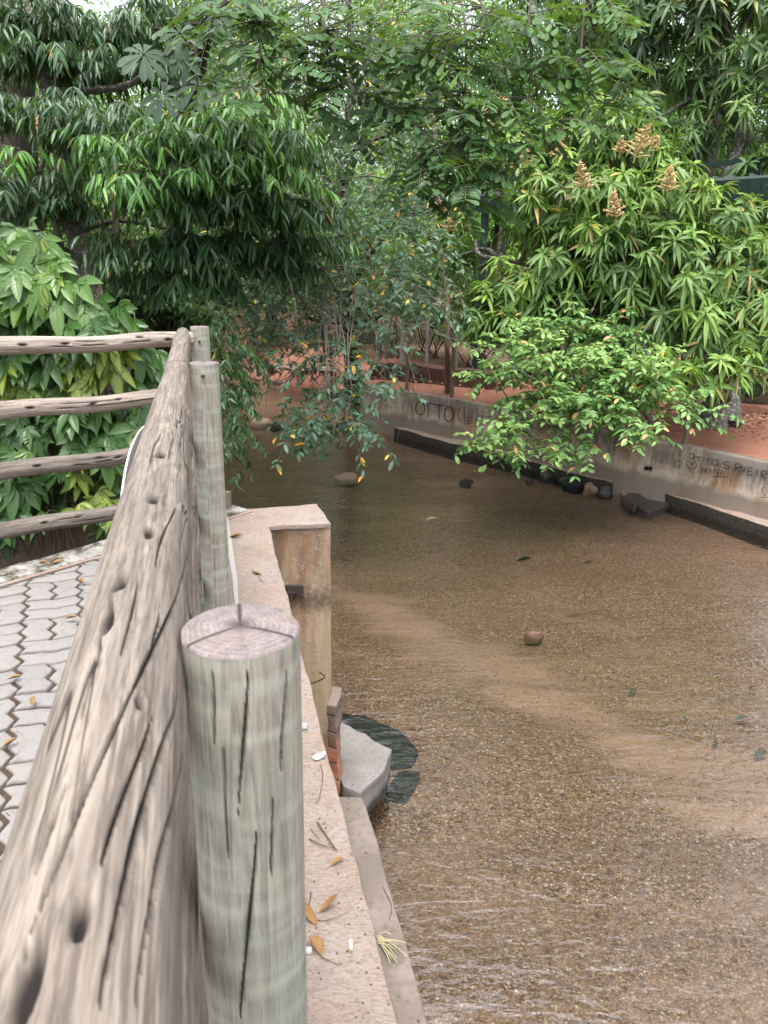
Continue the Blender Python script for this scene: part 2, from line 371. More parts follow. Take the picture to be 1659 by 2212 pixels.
M['wall'] = concrete_mat('stained_wall', (0.60,0.48,0.36), (0.54,0.48,0.42), (0.22,0.16,0.12), 1.0, speck=0.45, rust=0.75, streak=0.72, ztop=-0.72, spots=False, bot=(-1.16,(0.22,0.175,0.15),0.09))
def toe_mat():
    n = NT('dark_sided_ledge'); co = n.coord(); b = n.noise(co, 7, 6, 0.7); c = n.noise(co, 40, 4, 0.7)
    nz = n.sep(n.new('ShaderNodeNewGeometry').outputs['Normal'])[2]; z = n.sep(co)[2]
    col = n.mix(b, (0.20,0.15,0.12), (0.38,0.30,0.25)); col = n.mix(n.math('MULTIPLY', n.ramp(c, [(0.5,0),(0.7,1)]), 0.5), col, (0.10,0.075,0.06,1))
    k = n.ramp(n.math('ADD', nz, n.math('MULTIPLY', n.math('SUBTRACT', b, 0.5), 0.8)), [(0.5,1),(0.8,0)])  # side faces turned near-black by the direction of their normal
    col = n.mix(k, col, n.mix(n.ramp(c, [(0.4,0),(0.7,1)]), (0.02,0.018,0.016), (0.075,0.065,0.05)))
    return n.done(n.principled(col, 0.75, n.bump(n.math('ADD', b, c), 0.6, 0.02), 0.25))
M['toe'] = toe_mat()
M['kerb'] = concrete_mat('mossy_kerb', (0.20,0.185,0.17), (0.34,0.33,0.32), (0.07,0.06,0.05), 1.2, speck=0.8, moss=1.0, white=0.12)
M['leftwall'] = concrete_mat('brown_stained_wall', (0.20,0.155,0.12), (0.30,0.24,0.20), (0.06,0.05,0.04), 1.0, speck=0.5, spots=False, streak=0.5, ztop=0.3)  # pinkish-brown concrete of the gully wall, with dark streaks
M['slab'] = concrete_mat('broken_concrete', (0.173, 0.158, 0.148), (0.230, 0.220, 0.209), (0.058, 0.050, 0.047), 2.0, speck=0.8, bot=(-1.44,(0.022, 0.018, 0.016),0.04))
M['limewash'] = plain_mat('limewash', (0.42,0.40,0.38), 0.9, 30, var=0.3)
M['white'] = plain_mat('white_plastic', (0.75,0.77,0.80), 0.4, 6, var=0.04)
M['metal'] = plain_mat('galvanised', (0.5,0.5,0.52), 0.4, 40)
M['rust'] = plain_mat('rusty_iron', (0.09,0.035,0.022), 0.8, 60)
M['green'] = plain_mat('green_paint', (0.008,0.03,0.022), 0.45, 9)
M['roofpanel'] = plain_mat('grey_roof_panel', (0.15,0.185,0.185), 0.5, 5)
M['blackrock'] = plain_mat('wet_black_rock', (0.014,0.015,0.017), 0.6, 45, spec=0.2)
M['rock'] = plain_mat('river_rock', (0.27,0.19,0.14), 0.6, 18)
M['palerock'] = plain_mat('pale_rock', (0.36,0.27,0.18), 0.6, 12)
M['redrock'] = plain_mat('red_rock', (0.17,0.085,0.065), 0.6, 40, var=.4)
M['darkrock'] = plain_mat('dark_rock', (0.055,0.048,0.045), 0.55, 20)
M['paint'] = plain_mat('faded_black_paint', (0.045,0.045,0.048), 0.85, 55, var=0.7)
M['dryleaf'] = plain_mat('dry_leaf', (0.26,0.14,0.045), 0.6, 60)
M['twig'] = plain_mat('dead_twig', (0.12,0.07,0.05), 0.8, 60)
M['straw'] = plain_mat('dry_grass', (0.42,0.38,0.22), 0.7, 60)
M['darkleaf'] = plain_mat('sodden_leaf', (0.035,0.045,0.03), 0.6, 50)
M['bark'] = bark_mat('dark_bark', (0.03,0.025,0.02), (0.07,0.058,0.048), (0.09,0.08,0.07))
M['barkl'] = bark_mat('lichen_bark', (0.05,0.042,0.035), (0.13,0.11,0.09), lichen=0.9)
M['barkr'] = bark_mat('reddish_bark', (0.13,0.075,0.055), (0.23,0.15,0.12))
M['twigs'] = bark_mat('twig_bark', (0.11,0.085,0.065), (0.2,0.165,0.14), sc=4)
M['panicle'] = plain_mat('panicle', (0.68,0.50,0.25), 0.7, 40)
# leaves: tone 0 = old and dark .. 0.8 = young and pale (background centre: painted backlight), above 0.9 = yellow or orange leaves about to fall
M['l_dark'] = leaf_mat('leaf_dark_glossy', [(0,(0.027, 0.068, 0.030)),(0.45,(0.051, 0.131, 0.044)),(0.8,(0.144, 0.371, 0.051)),(1,(0.506, 0.203, 0.068))], 0.25, 0.36)
M['l_palm'] = leaf_mat('leaf_palmate', [(0,(0.023,0.058,0.033)),(1,(0.052,0.117,0.052))], 0.2, 0.4, vein=0.35, veincol=(0.08,0.14,0.07))
M['l_fine'] = leaf_mat('leaf_small_oval', [(0,(0.068, 0.132, 0.096)),(0.6,(0.129, 0.245, 0.140)),(0.88,(0.237, 0.376, 0.127)),(0.93,(0.829, 0.621, 0.076)),(1,(0.850, 0.376, 0.076))], 0.28, 0.34)
M['l_pinn'] = leaf_mat('leaf_pinnate', [(0,(0.037,0.094,0.033)),(0.6,(0.075,0.175,0.044)),(1,(0.150,0.288,0.056))], 0.3, 0.38, vein=0.25, veincol=(0.14,0.22,0.08))
M['l_mango'] = leaf_mat('leaf_mango', [(0,(0.055, 0.117, 0.036)),(0.5,(0.132, 0.250, 0.054)),(0.85,(0.262, 0.441, 0.068)),(0.93,(0.369, 0.353, 0.060)),(1,(0.400, 0.250, 0.091))], 0.3, 0.38, vein=0.4, veincol=(0.263, 0.336, 0.108))
M['l_mangod'] = leaf_mat('leaf_mango_dark', [(0,(0.038, 0.085, 0.037)),(0.5,(0.076, 0.154, 0.054)),(0.85,(0.152, 0.277, 0.062)),(1,(0.339, 0.277, 0.092))], 0.28, 0.4, vein=0.3, veincol=(0.169, 0.220, 0.088))
M['l_shrub'] = leaf_mat('leaf_shrub', [(0,(0.095, 0.215, 0.078)),(0.5,(0.201, 0.390, 0.116)),(0.85,(0.378, 0.564, 0.176)),(0.93,(0.715, 0.506, 0.194)),(1,(0.850, 0.292, 0.156))], 0.3, 0.42, vein=0.3, veincol=(0.324, 0.408, 0.168))
M['l_climb'] = leaf_mat('leaf_climber', [(0,(0.025, 0.072, 0.019)),(0.5,(0.050, 0.126, 0.027)),(0.89,(0.099, 0.202, 0.029)),(0.91,(0.050, 0.126, 0.022)),(1,(0.058, 0.142, 0.022))], 0.25, 0.3, vein=0.45, veincol=(0.125, 0.237, 0.057), varie=1.0)
M['l_back'] = leaf_mat('leaf_background', [(0,(0.059,0.129,0.059)),(0.5,(0.120,0.258,0.077)),(0.85,(0.313,0.552,0.092)),(0.95,(0.515,0.515,0.110)),(1,(0.644,0.368,0.092))], 0.35, 0.42)

# ------------------------------------------------------------------ leaves
def tmpl(stations, widths, fold=0.15, bend=0.0):
    V=[]; UV=[]
    for u, w in zip(stations, widths):
        for v in (-1, 0, 1): V.append((u, v*w*0.5, (abs(v)*w*0.5)*fold*2 - bend*u*u)); UV.append((u, v))
    Q=[]
    for i in range(len(stations)-1):
        a = i*3; Q += [(a, a+1, a+4, a+3), (a+1, a+2, a+5, a+4)]
    return np.array(V), np.array(Q), np.array(UV, float)
T_LONG = tmpl([0,.2,.5,.8,1], [0.12,.8,1,.62,.02], 0.22)
T_LONGF = tmpl([0,.35,.75,1], [0.1,1,.7,.02], 0.25)
T_OVAL = tmpl([0,.3,.7,1], [0.08,.92,.9,.05], 0.2)
T_FINE = tmpl([0,.5,1], [0.1,1,.05], 0.2)
T_OBOV = tmpl([0,.3,.65,.88,1], [0.06,.45,.95,.9,.3], 0.15)
T_LOBE = tmpl([0,.12,.3,.5,.7,.87,1], [0.1,.55,.92,1,.8,.42,.02], 0.2)
T_BACK = (np.array([(0,0,0),(.5,-.5,.06),(1,0,-.05),(.5,.5,.06)], float), np.array([(0,1,2,3)]), np.array([(0,0),(.5,-1),(1,0),(.5,1)], float))
def leaves(mb, T, pos, d, nrm, L, Wd, tone, droop=0.0, wave=0.0):
    tv, tq, tuv = T; N = len(pos); k = len(tv)
    pos = np.asarray(pos, float); d = nrmz(d); nrm = np.asarray(nrm, float)
    nrm = nrmz(nrm - (nrm*d).sum(-1, keepdims=True)*d); side = np.cross(d, nrm)
    L = np.broadcast_to(L, (N,))[:,None,None]; Wd = np.broadcast_to(Wd, (N,))[:,None,None]
    u = tv[None,:,0:1]; v = tv[None,:,1:2]; w = tv[None,:,2:3]
    V = pos[:,None,:] + L*u*d[:,None,:] + Wd*v*side[:,None,:] + Wd*w*nrm[:,None,:]
    if np.ndim(droop) or droop:
        dr = np.broadcast_to(droop, (N,))[:,None]
        V[...,2] -= (L[...,0]*dr)*(tv[None,:,0]**2)
    if wave:
        ph = rng.uniform(0,6.28,(N,1)); V += (wave*Wd)*np.sin(u[...,:]*14+ph[:,:,None]+v*3)*np.abs(v*2)*nrm[:,None,:]
    Q = (tq[None]+ (np.arange(N)*k)[:,None,None]).reshape(-1,4)
    mb.add(V.reshape(-1,3), Q, None, np.tile(tuv, (N,1)), np.repeat(np.clip(np.broadcast_to(tone,(N,)),0,1), k))
def rdir(n, zlo=-1, zhi=1):
    z = rng.uniform(zlo, zhi, n); a = rng.uniform(0, 2*np.pi, n); s = np.sqrt(1-z*z)
    return np.stack([s*np.cos(a), s*np.sin(a), z], -1)
def bez(a, b, sag=0.0, n=8, jit=0.05):
    a = np.array(a, float); b = np.array(b, float); L = np.linalg.norm(b-a)
    pts = [a, a*0.66+b*0.34+rng.normal(0, jit*L, 3)+[0,0,-sag*L*0.6], a*0.33+b*0.67+rng.normal(0, jit*L, 3)+[0,0,-sag*L*0.3], b]
    return catmull(pts, n)

# whorl of long leaves at a twig's tip
def whorls(mb, C, A, L, tone, nl=13, T=T_LONG, wr=0.2, droop=(0.25,0.7), el=(-0.5,0.75)):
    C = np.asarray(C, float); N = len(C)
    A = nrmz(A); ref = np.where(np.abs(A[:,2:3])<0.9, [[0,0,1.]], [[1.,0,0]]); b = nrmz(np.cross(A, ref)); c = np.cross(A, b)
    rep = lambda x: np.repeat(x, nl, 0)
    ph = np.tile(np.arange(nl)*2.4, N)+rep(rng.uniform(0,6.28,N)) + rng.normal(0,.15,N*nl)
    e = rng.uniform(el[0], el[1], N*nl)
    d = np.cos(e)[:,None]*(np.cos(ph)[:,None]*rep(b)+np.sin(ph)[:,None]*rep(c)) + np.sin(e)[:,None]*rep(A)
    LL = rep(np.broadcast_to(L,(N,)))*rng.uniform(0.65,1.15,N*nl)
    pos = rep(C) - rep(A)*(rng.uniform(0,0.35,N*nl)*LL)[:,None]
    to = rep(np.broadcast_to(tone,(N,)))+rng.normal(0,.05,N*nl)
    odd = rng.random(N*nl) < 0.035; to = np.where(odd, rng.uniform(.92,1,N*nl), np.minimum(to,0.87))
    leaves(mb, T, pos, d, rep(A)+rng.normal(0,.15,(N*nl,3)), LL, LL*wr, to, rng.uniform(droop[0],droop[1],N*nl), 0.08)
# a hanging or arching twig with alternate leaves
def twigs(mb, tw, starts, dirs, length, L, wr, tone, T=T_FINE, nper=14, sag=0.4, spread=0.9, hang=0.3, yel=0.03, r=0.004, droop=0.1, leafup=(0,0,1), bare=0.1):
    starts = np.asarray(starts, float); N = len(starts); dirs = nrmz(dirs)
    length = np.broadcast_to(length, (N,)); tone = np.broadcast_to(tone, (N,))
    for i in range(N):
        l = length[i]; n = 6
        t = np.linspace(0,1,n)[:,None]
        side = nrmz(rng.normal(0,1,3))
        path = starts[i]+dirs[i]*t*l + np.array([0,0,-1])*sag*l*t**2 + side*0.06*l*np.sin(t*5)
        if tw is not None: tube(tw, path, np.linspace(r, r*0.35, n), 3, cap=False)
        m = max(3, int(nper*l/np.mean(length)))
        tt = np.sort(rng.uniform(bare,1,m)); idx = np.clip((tt*(n-1)).astype(int),0,n-2); f = (tt*(n-1)-idx)[:,None]
        p = path[idx]*(1-f)+path[idx+1]*f; tg = nrmz(path[idx+1]-path[idx])
        sd = nrmz(np.cross(tg, [0,0,1.]) + 1e-3)
        sg = np.where(np.arange(m)%2==0, 1, -1)[:,None]
        d = tg*0.55 + sd*sg*spread + rng.normal(0,.28,(m,3)) + np.array([0,0,-hang])
        to = np.where(rng.random(m)<yel, rng.uniform(.91,1,m), np.minimum(tone[i]+rng.normal(0,.08,m),.85))
        ll = L*rng.uniform(.7,1.15,m)
        leaves(mb, T, p, d, np.array(leafup)+rng.normal(0,.35,(m,3)), ll, ll*wr, to, droop)
# loose cloud of leaves arranged in clumps
def cloud(mb, centre, rad, n, L, wr=0.42, K=14, tone=(0.2,0.6), T=T_BACK, shell=0.5, yel=0.01, droop=0.1, flat=0.6):
    centre = np.array(centre, float); rad = np.array(rad, float)
    dirs = rdir(K, -0.75, 1); kc = centre + dirs*rad*rng.uniform(shell, 0.95, (K,1)); kr = rad.mean()*rng.uniform(.25,.5,K)
    ki = rng.integers(0, K, n); kt = rng.uniform(tone[0], tone[1], K)
    off = rdir(n)*(rng.random((n,1))**0.45); off[:,2] *= flat
    p = kc[ki]+off*kr[ki][:,None]
    d = off + rng.normal(0,.6,(n,3)) + [0,0,-0.35]
    to = np.where(rng.random(n)<yel, rng.uniform(.93,1,n), np.minimum(kt[ki]+rng.normal(0,.1,n), .88))
    ll = L*rng.uniform(.7,1.25,n)
    leaves(mb, T, p, d, off*0.5+[0,0,0.8]+rng.normal(0,.3,(n,3)), ll, ll*wr, to, droop)
    return kc
# ================================================================== SETTING: river bed, water, banks
ZW = -1.62; ZB = -0.72; ZBED = -1.74
def grid_xy(x0, x1, y0, y1, step):
    xs = np.arange(x0, x1+step*.5, step); ys = np.arange(y0, y1+step*.5, step)
    X, Y = np.meshgrid(xs, ys); nx, ny = len(xs), len(ys)
    i = (np.arange(ny-1)[:,None]*nx+np.arange(nx-1)[None,:]).ravel()
    return X.ravel(), Y.ravel(), np.stack([i, i+1, i+nx+1, i+nx], -1)
def bed_mat():
    n = NT('gravel_bed'); co = n.map(n.coord(), (1,1,0))
    big = n.noise(n.map(co,(0.55,1.3,1),(0,0,0),(0,0,R(28))), 0.9, 5, 0.6, 0.6)
    big2 = n.noise(n.map(co,(0.35,1.1,1),(5,3,0),(0,0,R(18))), 1.7, 4, 0.6)
    wig = n.mix(0.012, co, n.noise(co, 40, 2, out='Color'), 'ADD')
    c1 = n.voro(wig, 62, out='Color'); d1 = n.voro(wig, 62); c2 = n.voro(co, 115, out='Color'); d2 = n.voro(co, 115)
    r1 = n.sep(c1)[0]; r2 = n.sep(c2)[1]; sel = n.sep(c1)[2]
    peb = n.ramp(r1, [(0,(0.06,0.038,0.025)),(0.3,(0.16,0.105,0.07)),(0.55,(0.23,0.165,0.12)),(0.75,(0.30,0.22,0.145)),(0.9,(0.42,0.36,0.28)),(0.97,(0.6,0.57,0.5))])
    fine = n.ramp(r2, [(0,(0.09,0.05,0.03)),(0.5,(0.19,0.12,0.075)),(0.85,(0.28,0.19,0.125)),(1,(0.46,0.38,0.28))])
    edge = n.ramp(d1, [(0.25,0),(0.62,1)]); edge = n.math('MULTIPLY', edge, 0.65)
    gr = n.mix(n.ramp(sel, [(0.45,0),(0.5,1)]), n.mix(edge, peb, (0.05,0.03,0.02,1)), fine)
    sand = n.mix(n.noise(co, 30, 4), (0.40,0.305,0.235), (0.31,0.225,0.17))
    sm = n.ramp(n.math('ADD', big, n.math('MULTIPLY', n.math('SUBTRACT', n.noise(co, 14, 4, 0.7), 0.5), 0.45)), [(0.50,0),(0.60,1)])
    pa, pb2 = at_z(760,1300,ZBED), at_z(1659,1740,ZBED); ln = np.array([pb2.x-pa.x, pb2.y-pa.y]); ln /= np.linalg.norm(ln)
    xy = n.sep(co); dl_ = n.math('ADD', n.math('MULTIPLY', n.math('SUBTRACT', xy[0], pa.x), float(-ln[1])), n.math('MULTIPLY', n.math('SUBTRACT', xy[1], pa.y), float(ln[0])))
    dl_ = n.math('ADD', dl_, n.math('MULTIPLY', n.math('SUBTRACT', n.noise(co, 0.8, 4), 0.5), 1.6))
    bar = n.math('SUBTRACT', 1.0, n.math('MULTIPLY', n.math('ABSOLUTE', dl_), 1.5), clamp=True)
    grn = n.math('MULTIPLY', n.math('SUBTRACT', n.noise(co, 55, 3, 0.8), 0.5), 1.3)
    strp = n.math('MULTIPLY', n.math('SUBTRACT', n.noise(n.map(co,(0.7,5,1),(0,0,0),(0,0,R(24))), 1.3, 4, 0.6), 0.5), 1.6)
    sm2 = n.ramp(n.math('ADD', n.math('ADD', bar, strp), grn), [(0.35,0),(0.75,1)])
    sm = n.math('MAXIMUM', n.math('MULTIPLY', sm, 0.4), n.math('MULTIPLY', sm2, n.ramp(bar, [(0.0,0),(0.3,1)])))
    col = n.mix(n.math('MULTIPLY', sm, 0.85), gr, sand)
    dk = n.ramp(big2, [(0.4,1),(0.62,0)])
    col = n.mix(n.math('MULTIPLY', dk, 0.35), col, (0.12,0.08,0.055,1))
    col = n.mix(1.0, col, (0.74,0.68,0.63,1), 'MULTIPLY')
    h = n.math('SUBTRACT', n.math('MULTIPLY', n.math('SUBTRACT', 1.0, d1), 1.0), n.math('MULTIPLY', sm, 0.5))
    return n.done(n.principled(col, 0.7, n.bump(h, 0.7, 0.012), 0.3))
X, Y, Q = grid_xy(-40, 40, -6, 60, 0.4)
Zb = ZBED + 0.03*np.sin(X*1.1+Y*0.7)*np.cos(Y*0.9-X*0.3)
mb = MB(); mb.add(np.stack([X,Y,Zb],-1), Q); info(mb.build('riverbed', bed_mat()), 'brown gravel and sand bed under the shallow clear stream', 'riverbed', kind='structure')

def water_mat():
    n = NT('stream_water'); co = n.coord()
    v1 = n.map(co, (1.0,2.4,1), (0,0,0), (0,0,R(20)))
    a = n.noise(v1, 2.6, 2, 0.5, 0.8); b = n.noise(n.map(co,(1,2.2,1),(3,1,0),(0,0,R(-14))), 10, 2, 0.5, 0.5); c = n.noise(n.map(co,(1,1.8,1)), 42, 2, 0.5)
    yy = n.sep(co)[1]
    h = n.math('ADD', n.math('MULTIPLY', a, 0.5), n.math('ADD', n.math('MULTIPLY', b, 0.25), n.math('MULTIPLY', c, 0.02)))
    nb = n.bump(h, 0.5, 0.06)
    fr = n.new('ShaderNodeFresnel'); fr.inputs['IOR'].default_value = 1.34; n.l.new(nb, fr.inputs['Normal'])
    gl = n.new('ShaderNodeBsdfGlossy'); gl.inputs['Roughness'].default_value = 0.04; n.l.new(nb, gl.inputs['Normal'])
    tr = n.new('ShaderNodeBsdfTransparent'); tr.inputs[0].default_value = (0.93,0.90,0.86,1)
    mx = n.new('ShaderNodeMixShader'); n.put(mx.inputs[0], n.math('MINIMUM', n.math('ADD', n.math('MULTIPLY', fr.outputs[0], 1.7), 0.115), 0.25)); n.l.new(tr.outputs[0], mx.inputs[1]); n.l.new(gl.outputs[0], mx.inputs[2])
    return n.done(mx)
mb = MB(); X, Y, Q = grid_xy(-40, 40, -6, 60, 2.0); mb.add(np.stack([X,Y,X*0+ZW],-1), Q)
info(mb.build('water', water_mat()), 'shallow clear rippled stream water over gravel', 'water', kind='structure')

# polylines of the far wall (top) traced on the level of the bank
def L2(pts, z): return [np.array(at_z(x, y, z))[:2] for x, y in pts]
walltop = L2([(778,832),(842,846),(873,847),(979,864),(1112,891),(1351,945),(1468,964),(1659,1003)], ZB)
d = walltop[-1]-walltop[-2]; walltop.append(walltop[-1]+d/np.linalg.norm(d)*7)
# natural water's edge upstream
up = L2([(700,842),(648,830),(584,823),(540,815)], ZW); up.append(np.array([-9.,24.5])); up.append(np.array([-30.,27.]))
edge = [np.array(p) for p in up[::-1]] + walltop
kinds = [0]*len(up) + [1]*len(walltop)
def soil_mat():
    n = NT('red_soil'); co = n.coord()
    a = n.noise(co, 1.3, 5, 0.6); b = n.noise(co, 9, 5, 0.7); g = n.noise(co, 60, 3, 0.6)
    col = n.mix(a, (0.21,0.092,0.06), (0.31,0.15,0.105)); col = n.mix(n.math('MULTIPLY', n.ramp(b,[(0.5,0),(0.75,1)]), 0.5), col, (0.16,0.075,0.05,1))
    y = n.attr()
    lit = n.ramp(n.voro(n.mix(0.05, co, n.noise(co, 8, 2, out='Color'), 'ADD'), 22, out='Color'), [(0.3,(0.07,0.04,0.028)),(0.6,(0.2,0.125,0.08)),(0.9,(0.33,0.24,0.17))])
    col = n.mix(n.math('MULTIPLY', n.math('ADD', y, n.math('SUBTRACT', b, 0.6), clamp=True), 1.0, clamp=True), col, lit)
    return n.done(n.principled(col, 0.95, n.bump(n.math('ADD', b, g), 0.6, 0.03), 0.1))
M['soil'] = soil_mat()
# smooth sample of the edge, rows going back from it
es = []; kk = []
for i in range(len(edge)-1):
    n_ = max(2, int(np.linalg.norm(edge[i+1]-edge[i])/0.35))
    for q in range(n_):
        es.append(edge[i]+(edge[i+1]-edge[i])*q/n_); kk.append(kinds[i]*(1-q/n_)+kinds[i+1]*q/n_ if kinds[i]!=kinds[i+1] else kinds[i])
es.append(edge[-1]); kk.append(1); es = np.array(es); kk = np.array(kk)
offs = np.array([0, .25,.5,.8,1.1,1.5,1.9,2.3,2.7,3.1,3.5,4,4.6,5.4,6.5,8,10,13,18,26,40,70.])
bd = np.array([0.55,1.0])                                                # rows run backwards, away from the river
V=[]; TO=[]
def bank_h(s, k, x, y):
    nat = -1.72 + 1.15*(1-math.exp(-(s/0.9)**1.3)) + 0.02*s              # natural slope
    wal = ZB + 0.004 + 0.03*s*0.3
    h = nat*(1-k)+wal*k
    h += 0.10*mnoise.noise(Vector((x*0.6,y*0.6,0)))*min(1,s*0.6) + 0.04*mnoise.noise(Vector((x*2.5,y*2.5,4)))*min(1,s)
    return h
for j, o_ in enumerate(offs):
    for p, k in zip(es, kk):
        dirn = np.array([0.42, 1.0]) if k > .5 else np.array([0.1,1.0]); dirn = dirn/np.linalg.norm(dirn)
        q = p+dirn*(o_ + (0.02 if k>.5 else 0)); V.append((q[0], q[1], bank_h(o_, k, q[0], q[1])))
        TO.append(float(np.clip((o_-3.0)/1.2, 0, 1)) if k > .5 else float(np.clip((o_-1.5)/1.5,0.15,1)))
nx = len(es); ii = (np.arange(len(offs)-1)[:,None]*nx+np.arange(nx-1)[None,:]).ravel()
mb = MB(); mb.add(V, np.stack([ii, ii+1, ii+nx+1, ii+nx], -1), tone=np.array(TO))
info(mb.build('ground', M['soil']), 'red earth bank behind the graffiti wall with leaf litter', 'ground', kind='structure')
def bank_z(x, y):   # approximate level of the bank
    return ZB+0.05
# left land behind the climbing plant
lp = [(-1.95,6.05),(-2.6,8.2),(-4.6,13),(-9,19),(-26,23),(-40,23),(-40,6.05),(-6,6.05)]
def soft_ground(name, poly, z0, z1, label):
    o = soft_prism(name, poly, z0, z1, M['soil2'], None, 0.1, 0.05, 0.8)
    return info(o, label, 'ground', kind='structure')
M['soil2'] = plain_mat('forest_floor', (0.09,0.06,0.04), 0.95, 12)
soft_ground('forest_floor', lp, -1.9, -0.1, 'dark forest floor behind the climbing plant')

# ------------------------------------------------------------------ far retaining wall
fw = thing('retaining_wall', 'stained concrete retaining wall with black graffiti across the stream below the red earth bank', 'wall')
def strip_wall(name, pts, zt, zb, thick, mat, parent, sub=0.2, rough=0.008, toplip=0.0):
    """vertical wall: front face, top; pts left to right as seen from the river"""
    P=[]; 
    for i in range(len(pts)-1):
        n_ = max(1, int(np.linalg.norm(pts[i+1]-pts[i])/sub))
        for q in range(n_): P.append(pts[i]+(pts[i+1]-pts[i])*q/n_)
    P.append(pts[-1]); P = np.array(P); t = nrmz(np.gradient(P, axis=0)); nr = np.stack([-t[:,1], t[:,0]], -1)  # away from the river
    zs = list(np.linspace(zb, zt-0.015, 9)) + [zt]
    V=[]
    for z in zs:
        for p, n_ in zip(P, nr):
            a = 0.012 if z == zt else 0.0
            w = rough*mnoise.noise(Vector((p[0]*3,p[1]*3,z*3)))+ (0.015*mnoise.noise(Vector((p[0]*5,p[1]*5,1))) if z==zt else 0)
            V.append((p[0]+n_[0]*(a+w), p[1]+n_[1]*(a+w), z + (0.012*mnoise.noise(Vector((p[0]*4,p[1]*4,9))) if z >= zt-0.02 else 0)))
    for p, n_ in zip(P, nr): V.append((p[0]+n_[0]*thick, p[1]+n_[1]*thick, zt))
    for p, n_ in zip(P, nr): V.append((p[0]+n_[0]*thick, p[1]+n_[1]*thick, zb))
    nx = len(P); rows = len(zs)+2; ii = (np.arange(rows-1)[:,None]*nx+np.arange(nx-1)[None,:]).ravel()
    m_ = MB(); m_.add(V, np.stack([ii, ii+1, ii+nx+1, ii+nx], -1))
    r0 = [q*nx for q in range(rows)]
    for e in (0, nx-1):
        for q in range(rows-2): pass
        m_.add([V[e], V[e+nx*(len(zs)-1)], V[e+nx*len(zs)], V[e+nx*(len(zs)+1)]], [(0,1,2,3)])
    return m_.build(name, mat, parent)
strip_wall('wall_face', walltop, ZB+0.02, -1.9, 0.16, M['wall'], fw)
for o_ in [bpy.data.objects['wall_face']]: pass
# toe ledge in two runs, its front edge traced on its top level
ZT = -1.45
toeL_f = L2([(784,893),(854,924),(971,956),(1080,981),(1165,1003),(1240,1022),(1325,1044)], ZT); toeL_b = L2([(776,878),(846,905),(877,905),(1057,945),(1175,976),(1250,997),(1330,1018)], ZT)
toeR_f = L2([(1421,1061),(1500,1084),(1659,1137)], ZT); toeR_b = L2([(1395,1045),(1470,1058),(1659,1108)], ZT)
for a in (toeR_f, toeR_b): a.append(a[-1]+(a[-1]-a[-2])*3)
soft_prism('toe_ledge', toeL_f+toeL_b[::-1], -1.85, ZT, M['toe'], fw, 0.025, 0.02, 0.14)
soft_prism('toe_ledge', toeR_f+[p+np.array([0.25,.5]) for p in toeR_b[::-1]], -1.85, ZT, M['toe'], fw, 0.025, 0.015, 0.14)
# graffiti: strokes laid on the wall face
def wall_pt(px, py, proud=0.014):
    best=None
    for i in range(len(walltop)-1):
        a, b = walltop[i], walltop[i+1]; t = (b-a)/np.linalg.norm(b-a); nr = np.array([t[1], -t[0]])
        p = at_plane(px, py, (a[0]+nr[0]*proud, a[1]+nr[1]*proud, 0), (nr[0], nr[1], 0))
        s = (np.array(p[:2])-a).dot(t)/np.linalg.norm(b-a)
        if -0.02 <= s <= 1.02: best = p; break
    return np.array(best) if best is not None else None
def strokes(name, ox, oy, sts, wpx, parent, label):
    m_ = MB(); k = 0.42194/1.8517
    for st in sts:
        pts = [wall_pt((ox+0.42194*x)/1.8517, (oy+0.42194*y)/1.8517) for x, y in st]
        if any(p is None for p in pts): continue
        P = catmull(pts, max(6, len(pts)*5)); t = nrmz(np.gradient(P, axis=0)); L_ = wpx*k*11/1600
        fwd = np.array([-0.35,-0.93,0]); sd = nrmz(np.cross(t, fwd)); w = L_*0.5*(1+0.6*np.array([mnoise.noise(Vector((p[0]*22,p[2]*22,3))) for p in P]))[:,None]
        V = np.concatenate([P-sd*w, P+sd*w, P+sd*w-fwd*0.006, P-sd*w-fwd*0.006]); n_ = len(P); i = np.arange(n_-1)
        m_.add(V, np.concatenate([np.stack([i,i+1,i+1+n_,i+n_],-1)]))
    o_ = m_.build(name, M['paint'], parent); o_['label'] = label
    return o_
def el(cx, cy, rx, ry, n=12, a0=0, a1=6.28): return [(cx+rx*math.cos(a0+(a1-a0)*i/n), cy+ry*math.sin(a0+(a1-a0)*i/n)) for i in range(n+1)]
strokes('graffiti', 1420, 1520, [el(618,268,42,62,12,-1.2,5.0), [(655,215),(742,222)], [(690,220),(692,360)], [(748,232),(850,242)], [(795,240),(795,366)], el(890,322,42,72,12,-1.3,5.0)], 12, fw, 'large black letters OTTO')
strokes('graffiti', 1420, 1520, [[(985,262),(985,395)],[(1040,275),(1040,430)],[(1075,355),(1075,410),(1120,408)],[(1075,355),(1120,358)],[(1075,382),(1110,384)],el(1180,370,26,42,10),[(1215,340),(1290,350)],[(1250,350),(1250,425)]], 7, fw, 'smaller faded black letters after the large ones')
strokes('graffiti', 2372, 1740, [el(938,200,24,26,10),[(975,205),(1030,212)],[(1002,208),(1000,246)],[(1070,222),(1115,230)],[(1092,226),(1090,268)],el(1160,262,30,28,10),
   [(1300,262),(1255,256),(1240,275),(1285,295),(1290,318),(1240,318)],[(1350,345),(1352,275),(1395,278),(1395,308),(1355,312),(1400,355)],[(1412,290),(1425,345),(1450,298)],[(1515,318),(1475,312),(1470,372),(1512,380)],[(1472,342),(1508,348)],[(1560,328),(1556,392)],[(1598,402),(1602,340),(1645,345),(1642,372),(1606,376),(1640,420)]], 7, fw, 'row of small black capital letters near the wall top')
